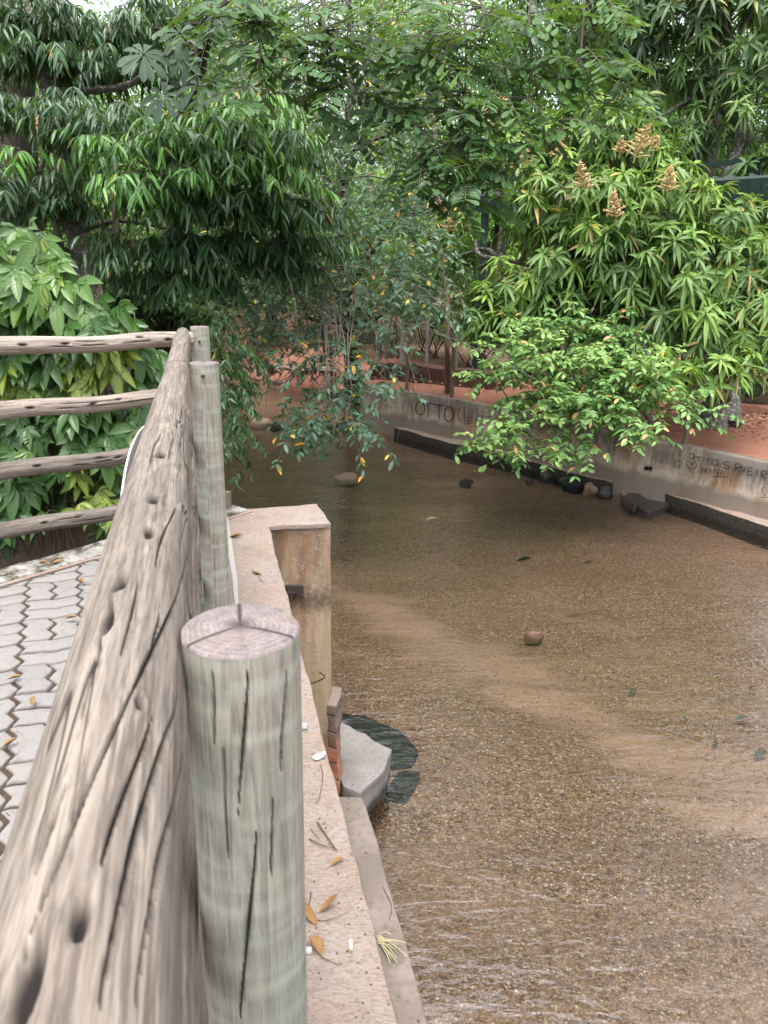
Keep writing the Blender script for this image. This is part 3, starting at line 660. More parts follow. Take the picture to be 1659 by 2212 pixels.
strokes('graffiti', 2372, 1740, [[(1032,362),(1036,308),(1058,345),(1078,312),(1080,360)],[(1092,365),(1112,318),(1132,370)],[(1098,348),(1128,350)],[(1150,372),(1152,322),(1186,378),(1190,330)],[(1205,382),(1225,335),(1245,390)],[(1210,366),(1240,370)],[(1130,392),(1290,398)]], 5, fw, 'word MANA in thin dark capitals under a longer row')
strokes('graffiti', 2372, 1740, [[(938,325),(905,305),(885,268),(900,250),(922,262),(938,285)],[(938,285),(955,258),(980,268),(982,300),(938,325)]], 5, fw, 'small heart drawn on the wall')
strokes('graffiti', 2372, 1740, [[(780,240),(838,245),(825,300),(775,292),(780,240)],[(1590,590),(1659,592)],[(1625,490),(1600,520),(1620,560),(1640,580)]], 4, fw, 'thin scratched box and squiggle')
def disc(mb, c, nrm, r, n=12, depth=0.02, tone=.5):
    c = np.array(c, float); nrm = nrmz(np.array(nrm, float)); b = nrmz(np.cross(nrm, [0,0,1.])); cc = np.cross(nrm, b)
    tube(mb, [c-nrm*depth, c], [r, r], n, tone)
m_ = MB()
for px, py in ((508,315),(545,318)):
    p = wall_pt((2372+.42194*px)/1.8517, (1740+.42194*py)/1.8517, 0.008); disc(m_, p, (-.35,-.93,0), 0.033)
m_.build('drain_hole', plain_mat('black_void', (0.01,0.01,0.01), 0.95), fw)

# ------------------------------------------------------------------ near river wall with its cap, step and pillar
P1 = np.array([-0.159, 0.75]); FT = np.array([-0.2455, 0.9694]); FN = np.array([-0.9694, -0.2455])  # fence line, left normal
def fl(s, off, z=None):
    p = P1 + FT*s - FN*off                                   # off > 0 towards the river
    return np.array([p[0], p[1]]) if z is None else np.array([p[0], p[1], z])
rw = thing('river_wall', 'pinkish rough concrete river wall with stepped cap and stained pillar beside the wooden fence', 'wall')
e1 = L2([(860,2212),(700,1590),(580,1137)], 0.0)
ledgeR = [e1[0]+(e1[0]-e1[1])*2.5, e1[0], e1[1], e1[2]]
pb = L2([(714,1130),(685,1088),(495,1103)], 0.0)
capL = [fl(4.3,-0.03), fl(0,-0.03), fl(-4,-0.03)]
soft_prism('wall_cap', ledgeR+pb+[fl(4.35,0.0)]+capL[1:], -0.03, 0.0, M['ledge'], rw, 0.008, 0.006, 0.04)
bpts = [e1[2]+np.array([0.0,0.02]), pb[0], pb[1], pb[2]]
# pillar body under the cap's projecting end, a few millimetres in from the cap's face
pin = [e1[2]+np.array([-0.3,0.003]), pb[0]+np.array([-0.002,0.003]), pb[1]+np.array([-0.002,-0.01]), pb[1]+np.array([-0.6,0.0])]
pin[3] = pb[2]
soft_prism('pillar', pin, -1.9, -0.026, M['pillar'], rw, 0.0, 0.003, 0.08)
s1 = L2([(930,2212),(790,1740)], -0.27)
st = [s1[0]+(s1[0]-s1[1])*3, s1[0], s1[1], s1[1]+(s1[1]-s1[0])*0.06]
bk = [p+np.array([-0.35,-0.02]) for p in st[::-1]]
soft_prism('lower_step', st+bk, -1.9, -0.27, M['step'], rw, 0.012, 0.006, 0.06)
soft_prism('wall_body', [ledgeR[0]+np.array([-.02,0]), e1[0]+np.array([-.02,0]), e1[2]+np.array([-.02,0]), fl(4.0,0.0), fl(-4,0.0)], -1.9, -0.04, M['pillar'], rw, 0.0, 0.004, 0.2)
# white paint strip along the posts' foot
soft_prism('paint_strip', [fl(4.1,0.085),fl(4.1,0.11),fl(3.2,0.115),fl(2.5,0.10),fl(2.5,0.085)], 0.0, 0.006, M['limewash'], rw, 0.0, 0.004, 0.05)
# broken brick stub at the pillar's foot
def brick_mat():
    n = NT('broken_brick'); co = n.coord()
    b = n.noise(co, 20, 5, 0.7); w = n.noise(co, 5, 4)
    z = n.math('FRACT', n.math('MULTIPLY', n.sep(n.mix(0.03, co, n.noise(co, 9, 2, out='Color'), 'ADD'))[2], 9.0))
    mort = n.ramp(z, [(0.0,1),(0.16,1),(0.24,0)])
    col = n.mix(b, (0.32,0.11,0.06), (0.42,0.2,0.12)); col = n.mix(n.math('MULTIPLY', mort, 0.8), col, (0.35,0.28,0.23,1))
    zz_ = n.math('ADD', n.math('ADD', n.sep(co)[2], 1.1), n.math('MULTIPLY', n.math('SUBTRACT', b, 0.5), 0.5))
    col = n.mix(n.ramp(zz_, [(0.0,0),(0.06,0.9)]), col, (0.17,0.14,0.125,1))
    col = n.mix(n.ramp(w, [(0.5,0),(0.6,0.85)]), col, (0.2,0.15,0.13,1))
    return n.done(n.principled(col, 0.9, n.bump(n.math('SUBTRACT', b, mort), 0.8, 0.02), 0.2))
bc = at_z(718,1478,-0.82); bx, by = bc[0]-0.004, bc[1]-0.05
soft_prism('brick_stub', [(bx,by-.18),(bx+.05,by-.20),(bx+.07,by-.08),(bx+.06,by+.03),(bx,by+.04)], -1.6, -0.82, brick_mat(), rw, 0.004, 0.016, 0.022)
# rusty bars and an embedded board stub
def onpil(px, py, off=0.0): return np.array(at_plane(px, py, (pb[0][0], pb[0][1]-off, 0), (0.15, -1, 0)))
m_ = MB(); tube(m_, [onpil(607,1318), onpil(612,1290,.05), onpil(625,1278,.10), onpil(640,1282,.07), onpil(634,1295,.03)], 0.006, 6); m_.build('steel_hook', M['rust'], rw)
m_ = MB(); tube(m_, catmull([onpil(668,1478,.02), onpil(690,1470,.06), onpil(702,1462,.09), onpil(690,1452,.03)], 12), 0.005, 6); m_.build('steel_hook', M['rust'], rw)
m_ = MB(); c0 = onpil(636,1274); box(m_, (-.06,-.02,-.035), (.06,.02,.035), Matrix.Translation(Vector(c0))); m_.build('board_stub', M['darkrock'], rw, smooth=False)

# ------------------------------------------------------------------ paving and kerb
k_out = L2([(0,1232),(270,1156)], 0.0); k_in = L2([(0,1272),(257,1169)], 0.0)
kd = (k_out[1]-k_out[0]); kd /= np.linalg.norm(kd); kn = np.array([kd[1], -kd[0]])   # towards the viewer
A0 = k_out[0]-kd*4; A1 = k_out[0]+kd*1.6
kerb = thing('kerb', 'mossy black and white stained concrete kerb at the edge of the pavers above the gully', 'kerb')
soft_prism('kerb_stone', [A0, A1, A1+kn*0.20, A0+kn*0.20], -0.5, 0.012, M['kerb'], kerb, 0.015, 0.008, 0.06)
soft_prism('mortar_edge', [A0+kn*0.203, A1+kn*0.203, A1+kn*0.235, A0+kn*0.235], -0.1, 0.006, M['ledge'], kerb, 0.0, 0.006, 0.06)
n = NT('joint_sand'); co = n.coord(); b_ = n.noise(co, 40, 4); M['joint'] = n.done(n.principled(n.mix(b_, (0.03,0.022,0.017), (0.10,0.07,0.05)), 0.95, n.bump(b_, .6, .01), 0.1))
n = NT('paver_concrete'); co = n.coord(); a_ = n.noise(co, 2.2, 4); b_ = n.noise(co, 28, 5, .7); g_ = n.noise(co, 170, 2)
c_ = n.mix(a_, (0.18,0.17,0.163), (0.255,0.25,0.25)); c_ = n.mix(n.math('MULTIPLY', n.attr(), 0.4), c_, (0.27,0.24,0.215,1)); c_ = n.mix(n.math('MULTIPLY', n.ramp(b_, [(.52,0),(.72,1)]), .55), c_, (0.13,0.11,0.095,1))
M['paver'] = n.done(n.principled(c_, 0.9, n.bump(n.math('ADD', b_, n.math('MULTIPLY', g_, .7)), .6, .006), .25))
ang = math.atan2(0.418, 1.0); ux = np.array([math.cos(ang), math.sin(ang)]); uy = np.array([-math.sin(ang), math.cos(ang)])
org = L2([(59,1266)], 0.0)[0]
def zig(t): return 2*abs((t % 1)*2-1)-1
def warp(x, y):
    X_ = x + 0.016*zig(y/0.115+.25) ; Y_ = y + 0.011*math.sin(x/0.25*2*math.pi+0.6)+0.003*math.sin(x/0.25*6*math.pi)
    p = org + ux*X_ + uy*Y_; return p
mb = MB(); w_ = 0.25; h_ = 0.115; g = 0.0085
def inside(p):
    q = p - (k_out[0]+kn*0.25); s = (p-P1).dot(-FN)
    return q.dot(kn) > -0.0 and s < 0.05
def paver(x0, x1, y0, y1):
    if not any(inside(warp(a, b)) for a in (x0,x1) for b in (y0,y1)): return
    x0 += g; x1 -= g; y0 += g; y1 -= g; nx_ = max(2, int((x1-x0)/0.014)); ny_ = max(2, int((y1-y0)/0.014))
    per = [(x0+(x1-x0)*i/nx_, y0) for i in range(nx_)]+[(x1, y0+(y1-y0)*i/ny_) for i in range(ny_)]+[(x1-(x1-x0)*i/nx_, y1) for i in range(nx_)]+[(x0, y1-(y1-y0)*i/ny_) for i in range(ny_)]
    cx_, cy_ = (x0+x1)/2, (y0+y1)/2; V=[]; dz = random.uniform(-.003,.002); tx, ty = random.uniform(-.01,.01), random.uniform(-.01,.01)
    for zz, ins in ((-.04,0),(-.006,0),(-.0015,.003),(0,.008)):
        for (a, b) in per:
            fx = (1-ins*2/(x1-x0)); fy = (1-ins*2/(y1-y0)); a2, b2 = cx_+(a-cx_)*fx, cy_+(b-cy_)*fy
            p = warp(a2, b2); q = p-(k_out[0]+kn*0.24); sd_ = q.dot(kn)
            if sd_ < 0: p = p - kn*sd_
            s_r = (p-P1).dot(-FN)+0.055
            if s_r > 0: p = p + FN*s_r
            V.append((p[0]+random.uniform(-.0008,.0008), p[1]+random.uniform(-.0008,.0008), zz+dz+(a2-cx_)*tx+(b2-cy_)*ty-0.002))
    m = len(per); Q=[]
    for r_ in range(3):
        for i in range(m): Q.append((r_*m+i, r_*m+(i+1)%m, (r_+1)*m+(i+1)%m, (r_+1)*m+i))
    cpt = np.mean(V[3*m:], axis=0); V.append(tuple(cpt)); T=[(3*m+i, 3*m+(i+1)%m, 4*m) for i in range(m)]
    mb.add(V, Q, T, None, random.random())
for ci in range(-14, 10):
    offy = (ci % 2)*2*h_ + 0.3*h_
    for ri in range(-20, 8):
        y = ri*4*h_+offy
        x = ci*w_
        paver(x, x+w_, y, y+h_); paver(x, x+w_, y+h_, y+2*h_)
        paver(x, x+w_/2, y+2*h_, y+4*h_); paver(x+w_/2, x+w_, y+2*h_, y+4*h_)
info(mb.build('paving', M['paver']), 'grey zigzag interlocking concrete pavers of the footpath', 'paving', kind='structure')
soft = [A0+kn*0.22, A1+kn*0.22, fl(4.0,0.0), fl(-4,0.0), np.array([-9.,-4.]), np.array([-9., 1.0])]
info(soft_prism('path', soft, -0.45, -0.014, M['joint'], None, 0, 0.002, 0.3), 'sandy bedding between the pavers', 'path', kind='structure')

# ------------------------------------------------------------------ wooden fence
fence = thing('wooden_fence', 'weathered round-log fence with greenish posts along the paved path, turning left at its far corner', 'fence')
def log(name, path, rad, mat, seg=48, step=0.02, marks=(), parent=fence, groove=0.006, label=None, wob=0.03, capm=True):
    P = np.asarray(path, float); Lt = np.sum(np.linalg.norm(np.diff(P, axis=0), axis=1)); n_ = max(8, int(Lt/step))
    C = catmull(P, n_); Lc = np.concatenate([[0], np.cumsum(np.linalg.norm(np.diff(C, axis=0), axis=1))])
    rr = np.interp(np.linspace(0,1,n_), np.linspace(0,1,len(rad)), rad)
    t = nrmz(np.gradient(C, axis=0)); up = np.array([0,0,1.]) if abs(t[0][2])<.9 else np.array([0,1.,0])
    b = nrmz(np.cross(t, up)); c = np.cross(b, t); th = np.linspace(0, 2*np.pi, seg+1)-np.pi/2    # seam underneath / behind
    r = rr[:,None]*np.ones((1,seg+1)); ph = rng.uniform(0,6.28,8)
    r *= 1+wob*(np.sin(2*th+ph[0]+Lc[:,None]*1.7)*.5+np.sin(Lc[:,None]*5.3+ph[1])*.4*np.cos(th+ph[2])+np.sin(3*th+ph[3]+Lc[:,None]*4)*.25)
    for k in (5,9): r += 0.0006*np.sin(k*th+ph[4]+np.sin(Lc[:,None]*2)*1.5)
    r[:,-1] = r[:,0]
    ck = np.zeros_like(r)
    for kind_, dat in marks:
        if kind_ == 'crack':                                                 # list of (s, theta), width
            pts, wd = dat; pts = np.array(sorted(pts)); s0, s1 = pts[0,0], pts[-1,0]
            thc = np.convolve(np.pad(np.interp(Lc, pts[:,0], pts[:,1]), 12, 'edge'), np.ones(25)/25, 'valid') + 0.025*np.sin(Lc*9+ph[5])
            prof = np.clip(np.sin(np.clip((Lc-s0)/(s1-s0+1e-6),0,1)*np.pi),0,1)**0.5*((Lc>=s0)&(Lc<=s1))
            dd = np.abs((th[None,:]-thc[:,None]+np.pi)%(2*np.pi)-np.pi)*rr[:,None]
            wv = (.75+.35*np.sin(Lc*37+ph[6])*np.sin(Lc*13+ph[7]))[:,None]; k = np.clip(1.4-dd/(max(wd,.0016)*wv*prof[:,None]+1e-5),0,1)*(prof[:,None]>0.05)
        else:                                                                # knot: s, theta, length, width
            s_, t_, ls, ws_ = dat
            dd = np.sqrt(((Lc[:,None]-s_)/ls)**2 + ((((th[None,:]-t_)+np.pi)%(2*np.pi)-np.pi)*rr[:,None]/ws_)**2)
            dd = dd*(1+0.25*np.sin(th[None,:]*9+Lc[:,None]*60)); k = np.clip(2.0-1.5*dd,0,1)
            r += 0.0025*np.exp(-((dd-1.9)/.7)**2)
        ck = np.maximum(ck, k)
    r -= groove*1.5*ck
    V = C[:,None,:]+r[...,None]*(np.cos(th)[None,:,None]*b[:,None,:]+np.sin(th)[None,:,None]*c[:,None,:])
    uv = np.stack([np.broadcast_to(th[None,:]*np.mean(rr),(n_,seg+1)), np.broadcast_to(Lc[:,None],(n_,seg+1))],-1)
    i = np.arange(n_-1)[:,None]*(seg+1); j = np.arange(seg)[None,:]
    m_ = MB(); m_.add(V.reshape(-1,3), np.stack([i+j,i+j+1,i+j+seg+2,i+j+seg+1],-1).reshape(-1,4), None, uv.reshape(-1,2), (0.5+0.5*ck).ravel())
    o_ = m_.build(name, mat, parent)
    if capm:
        for e, sg in ((0,-1),(n_-1,1)):
            m_ = MB()
            cc = C[e]; ring = V[e,:seg]; VV=[]
            for f, dz in ((1,0),(.96,.003),(.7,.005),(.35,.006)): VV += [cc+(q-cc)*f+t[e]*sg*dz for q in ring]
            VV.append(cc+t[e]*sg*.006); QQ=[]
            for a in range(3):
                for q in range(seg): f4 = (a*seg+q, a*seg+(q+1)%seg, (a+1)*seg+(q+1)%seg, (a+1)*seg+q); QQ.append(f4 if sg>0 else f4[::-1])
            TT=[((3*seg+q, 3*seg+(q+1)%seg, 4*seg) if sg>0 else (3*seg+(q+1)%seg, 3*seg+q, 4*seg)) for q in range(seg)]
            r0_ = rr[e]; uvs = [(math.cos(th[q%seg])*r0_*f, math.sin(th[q%seg])*r0_*f) for f in (1,.96,.7,.35) for q in range(seg)]+[(0,0)]
            a_ = np.array([th[q%seg] for f in range(4) for q in range(seg)]+[0]); rf = np.array([f for f in (1,.96,.7,.35) for q in range(seg)]+[0])
            tn_ = 0.5+0.5*np.clip(1-np.abs(np.sin(a_*1.5+1.1))*rf*14, 0, 1)*(rf<.99)*(0.9 if name=='post' else .4)
            m_.add(VV, QQ, TT, uvs, tn_)
            if not (name == 'post' and e == 0): m_.build('cut_end', M['postcut'], o_)
    if label: o_['label'] = label
    return o_
ZR = CAMZ-0.42
s_near, s_join, s_end = -1.3, 2.52, 4.33
def ax(s, z=ZR, off=-0.125): return fl(s, off, z)
RA = [ax(s_near,ZR+.01), ax(-.6,ZR+.003), ax(0,ZR), ax(.6,ZR+.002,-.122), ax(1.2,ZR,-.12), ax(1.9,ZR-.003,-.118), ax(s_join,ZR,-.112)]
RAr = [.066,.065,.062,.0605,.058,.055,.054]
def rail_st(px, py):
    """where a pixel's line of sight meets the near rail: distance along it and angle round it"""
    a = np.array(ax(s_near)); dv = np.array([FT[0], FT[1], 0.0]); o_ = np.array(O); rd = np.array(ray(px, py))
    w = o_-a; A = rd-dv*rd.dot(dv); B = w-dv*w.dot(dv); r_ = 0.061
    qa = A.dot(A); qb = 2*A.dot(B); qc = B.dot(B)-r_*r_; D = qb*qb-4*qa*qc
    if D < 0: tt = -qb/(2*qa)
    else: tt = (-qb-math.sqrt(D))/(2*qa)
    p = o_+rd*tt; s = (p-a).dot(dv); q = p-a-dv*s
    up = np.array([0,0,1.]); b = nrmz(np.cross(dv, up)); c = np.cross(b, dv)
    return (s, math.atan2(q.dot(c), q.dot(b)))
def crk(pts, wd): return ('crack', ([rail_st(*p) for p in pts], wd))
def knt(px, py, ls, ws_): s, t_ = rail_st(px, py); return ('knot', (s, t_, ls, ws_))
marks = [crk([(405,1190),(370,1310),(310,1440),(240,1600),(180,1740),(120,1900),(40,2130)], .0022), crk([(330,1560),(290,1680),(240,1800),(210,1900)], .0018),
  crk([(385,1500),(345,1620),(310,1760),(270,1900),(240,2060),(200,2212)], .0028), crk([(395,1640),(365,1750),(335,1900),(305,2040),(280,2200)], .0022), crk([(300,1240),(280,1330),(255,1420)], .0012),
  crk([(380,1100),(350,1160),(330,1230)], .0014), crk([(345,1330),(320,1400)], .0012), crk([(150,1700),(120,1800),(75,1900)], .0014), crk([(395,1060),(400,1120),(385,1190)], .0012),
  crk([(412,1850),(408,1950),(400,2080),(395,2212)], .0018), crk([(360,900),(375,940),(360,985)], .0014), crk([(388,880),(395,930),(380,985)], .0014), crk([(220,1380),(195,1470),(175,1560)], .001),
  knt(318,1150,.022,.007), knt(330,1085,.022,.007), knt(258,1262,.018,.006), knt(415,900,.02,.010), knt(345,985,.03,.008), knt(385,912,.012,.007),
  knt(175,2012,.013,.0045), knt(60,2160,.022,.006), knt(300,1530,.009,.004), knt(235,1330,.03,.005), knt(395,1110,.014,.006)]
log('rail', RA, RAr, M['rail'], 300, 0.006, marks)
log('rail', [ax(s_join-.02,ZR+.012,-.115), ax(3.1,ZR+.012,-.112), ax(3.8,ZR+.02,-.108), ax(s_end,ZR+.018,-.105)], [.049,.049,.046,.044], M['rail'], 48, 0.015)
for k, z in enumerate((ZR-.35, ZR-.69, ZR-1.02)):
    log('rail', [ax(-1.3,z), ax(0.6,z-.004), ax(1.6,z+.006), ax(2.55,z)], [.056,.054,.05,.048], M['rail'], 32, 0.03)
    log('rail', [ax(2.5,z+.01,-.115), ax(3.4,z+.015,-.11), ax(s_end,z+.01,-.108)], [.047,.047,.045], M['rail'], 32, 0.03)
# posts
def post(s, r_, ztop, marks=(), lean=(0,0), seg=48, step=.02, off=0.0):
    b = fl(s, off)
    return log('post', [(b[0],b[1],-.1),(b[0]+lean[0]*.5,b[1]+lean[1]*.5,(ztop)*.5),(b[0]+lean[0],b[1]+lean[1],ztop)], [r_*1.03,r_*1.01,r_], M['post'], seg, step, marks, groove=.005, wob=.015)
# angle round a vertical log: b = tangent x (0,1,0)
def pst(px, py):
    b = fl(0,0); rd = ray(px, py); r_ = .066
    ox, oy = -b[0], -b[1]; qa = rd.x**2+rd.y**2; qb = 2*(ox*rd.x+oy*rd.y); qc = ox*ox+oy*oy-r_*r_; D = max(0, qb*qb-4*qa*qc)
    t_ = (-qb-math.sqrt(D))/(2*qa); p = O+rd*t_; q = np.array([p.x-b[0], p.y-b[1], 0])
    tv = np.array([0,0,1.]); bb = nrmz(np.cross(tv, [0,1.,0])); cc = np.cross(bb, tv)
    return (p.z+.1, math.atan2(q.dot(cc), q.dot(bb)))
pm = [('crack', ([pst(*p) for p in pts], w)) for pts, w in (([(542,1418),(530,1560),(518,1660),(507,1760)], .0012), ([(556,1780),(548,1860),(540,1960),(528,2080),(518,2212)], .0026), ([(624,1430),(610,1560),(600,1680)], .0010), ([(465,1450),(460,1600)], .0007), ([(480,1600),(490,1850)], .0006), ([(590,1700),(580,1900)], .0006))]
post(0, .066, CAMZ-.385, pm, (0.0,0.0), 240, .006)
post(2.63, .063, CAMZ-.392, (), (0,0), 64, .012)
post(4.28, .060, CAMZ-.352, (), (0,0))
# left run
lc = np.array(at_z(400,733,CAMZ-.42)); ll = np.array(at_z(0,750,CAMZ-.42)); lc = ll+(lc-ll)*1.04
dl = (lc-ll); dl[2] = 0; l0 = ll-dl*2.5
def seg_pt(t_, z): p = l0+(lc-l0)*t_; return np.array([p[0], p[1], z])
for k, dz in enumerate((0, -.35, -.69, -1.04)):
    z = ZR+dz; a = lambda t_, j=0: seg_pt(t_, z+j); Lk = float(np.linalg.norm((lc-l0)[:2]))
    log('rail', [a(0), a(.3,.01), a(.55,-.006), a(.72,.008), a(.84,-.006), a(.93,.006), a(1.0)], [.052,.050,.0475,.050,.047,.048,.044], M['rail2'] if k < 2 else M['rail'], 64, .012,
        [('knot', (Lk*Ls_, th_, .022, .007)) for Ls_, th_ in [(.80+.03*k, .25), (.91-.04*k, .55), (.74,.1+.1*k), (.955-.02*k,.0)]] + [('crack', ([(Lk*(.70+.02*k),-.15),(Lk*.8,-.1),(Lk*.88,.05),(Lk*.98,-.05)], .0022)), ('crack', ([(Lk*.74,.5),(Lk*.82,.45),(Lk*.9,.55)], .0013)), ('crack', ([(Lk*.84,.2),(Lk*.93,.3)], .0012))])
pt = seg_pt(.52, 0); log('post', [(pt[0]-.05,pt[1]+.1,-.3),(pt[0]-.05,pt[1]+.1,CAMZ-.36)], [.062,.06], M['post'], 40, .03)
for p_, nd in ((fl(0,.068,CAMZ-.52),(1,0,0)), (fl(0,.068,CAMZ-.87),(1,0,0))):
    m_ = MB(); q = np.array(p_)+np.array([.006,0,0]); tube(m_, [np.array(p_)-np.array([.012,0,0]), q], [.006,.005], 10); m_.build('bolt', M['metal'], fence)
for s_, o_ in ((2.63,.065),(4.28,.055)):
    m_ = MB(); p_ = fl(s_, 0, CAMZ-.44)+np.array([.01,-o_,0]); tube(m_, [p_, p_+np.array([0,-.01,0])], [.008,.008], 8); m_.build('bolt', M['rust'], fence)
# white board tied to the inner side of the rail
def bp(s, off, z): return fl(s, -off, z)
nb_ = 14; V=[]
for i in range(nb_):
    t_ = i/(nb_-1); s = 0.62+0.92*t_
    top = CAMZ-.425+0.012*math.sin(t_*math.pi)-.03*(1-t_)**3-.02*t_**6 ; bow = .187+.012*math.sin(t_*math.pi)-.006*t_
    V += [bp(s, bow, top), bp(s, bow+.004, top), bp(s, bow-.018, top-.32), bp(s, bow-.014, top-.32)]
Q=[]
for i in range(nb_-1):
    a = i*4; Q += [(a,a+4,a+5,a+1),(a,a+2,a+6,a+4),(a+1,a+5,a+7,a+3),(a+2,a+3,a+7,a+6)]
Q += [(0,1,3,2), ((nb_-1)*4,(nb_-1)*4+2,(nb_-1)*4+3,(nb_-1)*4+1)]
mb = MB(); mb.add(V, Q); o_ = mb.build('notice_board', M['white'], None, smooth=False); info(o_, 'thin white plastic board hanging on the path side of the top rail', 'board')

# ================================================================== TREES AND PLANTS
def A3(px, py, dep): return np.array(at_d(px, py, dep))
def limb(mb, a, b, r0, r1, sag=0.0, n=10, seg=8, jit=0.06, mid=None):
    P = bez(a, b, sag, n, jit) if mid is None else catmull([a]+mid+[b], n)
    tube(mb, P, np.linspace(r0, r1, len(P)), seg, cap=False, wob=0.06)
    return P
def trunk_from(mb, pts, r0, r1, n=24, seg=16):
    P = catmull(pts, n); t = np.linspace(0,1,n); r = r0+(r1-r0)*t + r0*0.35*np.exp(-t*14); tube(mb, P, r, seg, wob=0.08); return P
def nearest(P, c): return P[np.argmin(np.linalg.norm(np.asarray(P)-np.asarray(c), axis=1))]

# ---- background trees beyond the far bank
place = ['far left','left of centre','centre','right of centre','far right']
rows = [(23.5,(0.25,0.7)), (27.0,(0.3,0.8)), (33.0,(0.3,0.85))]
bgn = 0
for ri, (dep, tr_) in enumerate(rows):
    n_t = (9, 10, 9)[ri]
    for i in range(n_t):
        px = -120 + (1900)*(i+rng.uniform(.3,.7))/n_t
        b = A3(px, 600, dep+rng.uniform(-1.2,1.2)); b[2] = -0.6
        H_ = rng.uniform(12, 15.5) if ri else rng.uniform(6.5, 10.5)
        if ri == 0 and 700 < px < 1050: H_ = 5.5
        nm = thing('broadleaf_tree', '%s from the left of the broadleaf trees %s' % (('first','second','third','fourth','fifth','sixth','seventh','eighth','ninth','tenth')[i], ('nearest behind the far bank','in the middle row','in the rearmost row')[ri]), 'tree', 'trees of the wood beyond the stream')
        tb = MB(); lean = rng.normal(0,.5,2)
        P = trunk_from(tb, [b, b+[lean[0]*.4,lean[1]*.4,H_*.35], b+[lean[0],lean[1],H_*.75]], rng.uniform(.10,.2), .05, 16, 10)
        lb = MB(); c = b+[lean[0],lean[1],H_*.6]; R_ = np.array([rng.uniform(1.7,2.4),rng.uniform(1.4,2.0),H_*.46])
        tr2 = (tr_[0]+(.25 if 600<px<1050 else 0), tr_[1]+(.15 if 600<px<1050 else 0))  # leaf tone of the central crowns raised to paint in backlight
        kc = cloud(lb, c, R_, (7500,8000,7500)[ri], (.17,.2,.24)[ri], .4, 46, tr2, shell=.35, yel=.012)
        for q in kc[::5]: limb(tb, nearest(P[4:], q-[0,0,.8]), q, .04, .012, -.05, 7, 5)
        tb.build('trunk', M['bark'], nm); lb.build('crown', M['l_back'], nm)
# the wood behind, one mass
mb = MB()
for i in range(26):
    c = A3(-200+i*80+rng.uniform(-30,30), 590, rng.uniform(39,44)); c[2] = rng.uniform(2,7)
    cloud(mb, c, (3.2,2.2,6.0), 3000, .42, .5, 30, (.25,.8), shell=.3)
info(mb.build('woodland', M['l_back']), 'dense far-off woodland closing the view behind the trees', 'woodland', kind='stuff')
# shrubs of the understorey on the bank, dark and dense
us = [(560,640,23,1.1,.6),(650,640,24.5,1.2,.7),(470,640,15.5,1.2,.8),(400,560,13.5,1.1,.9),(840,640,19.5,1.3,.8),(930,600,20,1.4,.9),(1030,690,18.5,1.2,.8),(1130,700,17,1.2,.8),
      (1240,720,16,1.2,.7),(1350,740,15,1.1,.7),(1640,700,14.5,1.2,.9),(1590,620,16,1.4,1.0),(1700,800,13.2,.9,.6),(1480,690,16,1.2,.9),(760,560,21,1.5,1.1),(380,690,12.5,.9,.6),(300,640,11.5,.8,.6)]
words = ['low shrub %s']*20
wh_ = ['at the head of the stream','right of the head of the stream','behind the pinkish bank at the left','in the gloom between trunks at the left','behind the left stakes of the old fence','above the old fence posts',
  'behind the reddish slender trunk','behind the right stakes','behind the middle of the wall','behind the overhanging shrub','at the right edge behind the mango trunks','below the grey roof','by the red kerb at the right edge','in the shade of the mango','tall, in the centre of the wood','behind the corner of the log fence','above the climbing plant']
for (px, py, dep, r_, rz), w_t in zip(us, wh_):
    nm = thing('shrub', 'dark leafy shrub %s' % w_t, 'shrub', 'shrubs of the shaded understorey')
    c = A3(px, py, dep); lb = MB(); tb = MB()
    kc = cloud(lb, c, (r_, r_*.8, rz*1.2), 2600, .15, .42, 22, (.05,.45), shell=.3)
    for q in kc[::3]: limb(tb, (c[0]+rng.uniform(-.3,.3), c[1], min(-.7,c[2]-rz)), q, .022, .007, 0, 7, 5)
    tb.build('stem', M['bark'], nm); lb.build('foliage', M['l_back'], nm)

# ---- mango trees on the far bank
def lobes_whorls(mb, tb, lobes, P, n_per, L, tone, mat_tw=True, seedtone=.14, up=.45):
    for lb in lobes:
        px, py, dep, r_ = lb[:4]; c = A3(px, py, dep); tn = tone + (lb[4] if len(lb) > 4 else 0) + rng.normal(0,.05)
        n_ = max(5, int(n_per*r_*r_*3.2))
        d = rdir(n_, -0.65, 1); rad_ = rng.uniform(.5,1.05,(n_,1)); p = c + d*rad_*r_*[1,1,.9]
        ax_ = d*0.8+[0,-0.12,up]+rng.normal(0,.2,(n_,3))
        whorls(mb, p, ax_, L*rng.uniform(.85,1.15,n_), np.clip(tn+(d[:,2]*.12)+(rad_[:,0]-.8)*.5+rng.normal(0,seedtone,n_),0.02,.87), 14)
        if tb is not None:
            hub = c-[0,-.1,r_*.45]; a = nearest(P, hub-[0,0,.4]); limb(tb, a, hub, .045, .02, .03, 9, 6)
            for q in range(0, n_, 2): limb(tb, hub, p[q], .012, .005, 0.02, 5, 4)
mt = thing('mango_tree', 'leafy mango tree with yellowish flower panicles overhanging the graffiti wall from the red bank', 'tree')
tb = MB(); base = np.array(at_z(1537,925,ZB)); 
P = trunk_from(tb, [base, base+[.05,.1,.9], A3(1535,760,12.0), A3(1500,640,12), A3(1450,500,12)], .19, .07, 30, 20)
P = np.vstack([P, limb(tb, A3(1535,760,12.0), A3(1250,620,11.6), .09,.04,-.1,14,10), limb(tb, A3(1515,690,12.0), A3(1330,360,11.8), .085,.03,0,14,10), limb(tb, A3(1535,740,12.0), A3(1080,560,12), .06,.025,-.15,14,8),
   limb(tb, A3(1500,650,12), A3(1600,520,11.6), .06,.03,0,10,8)])
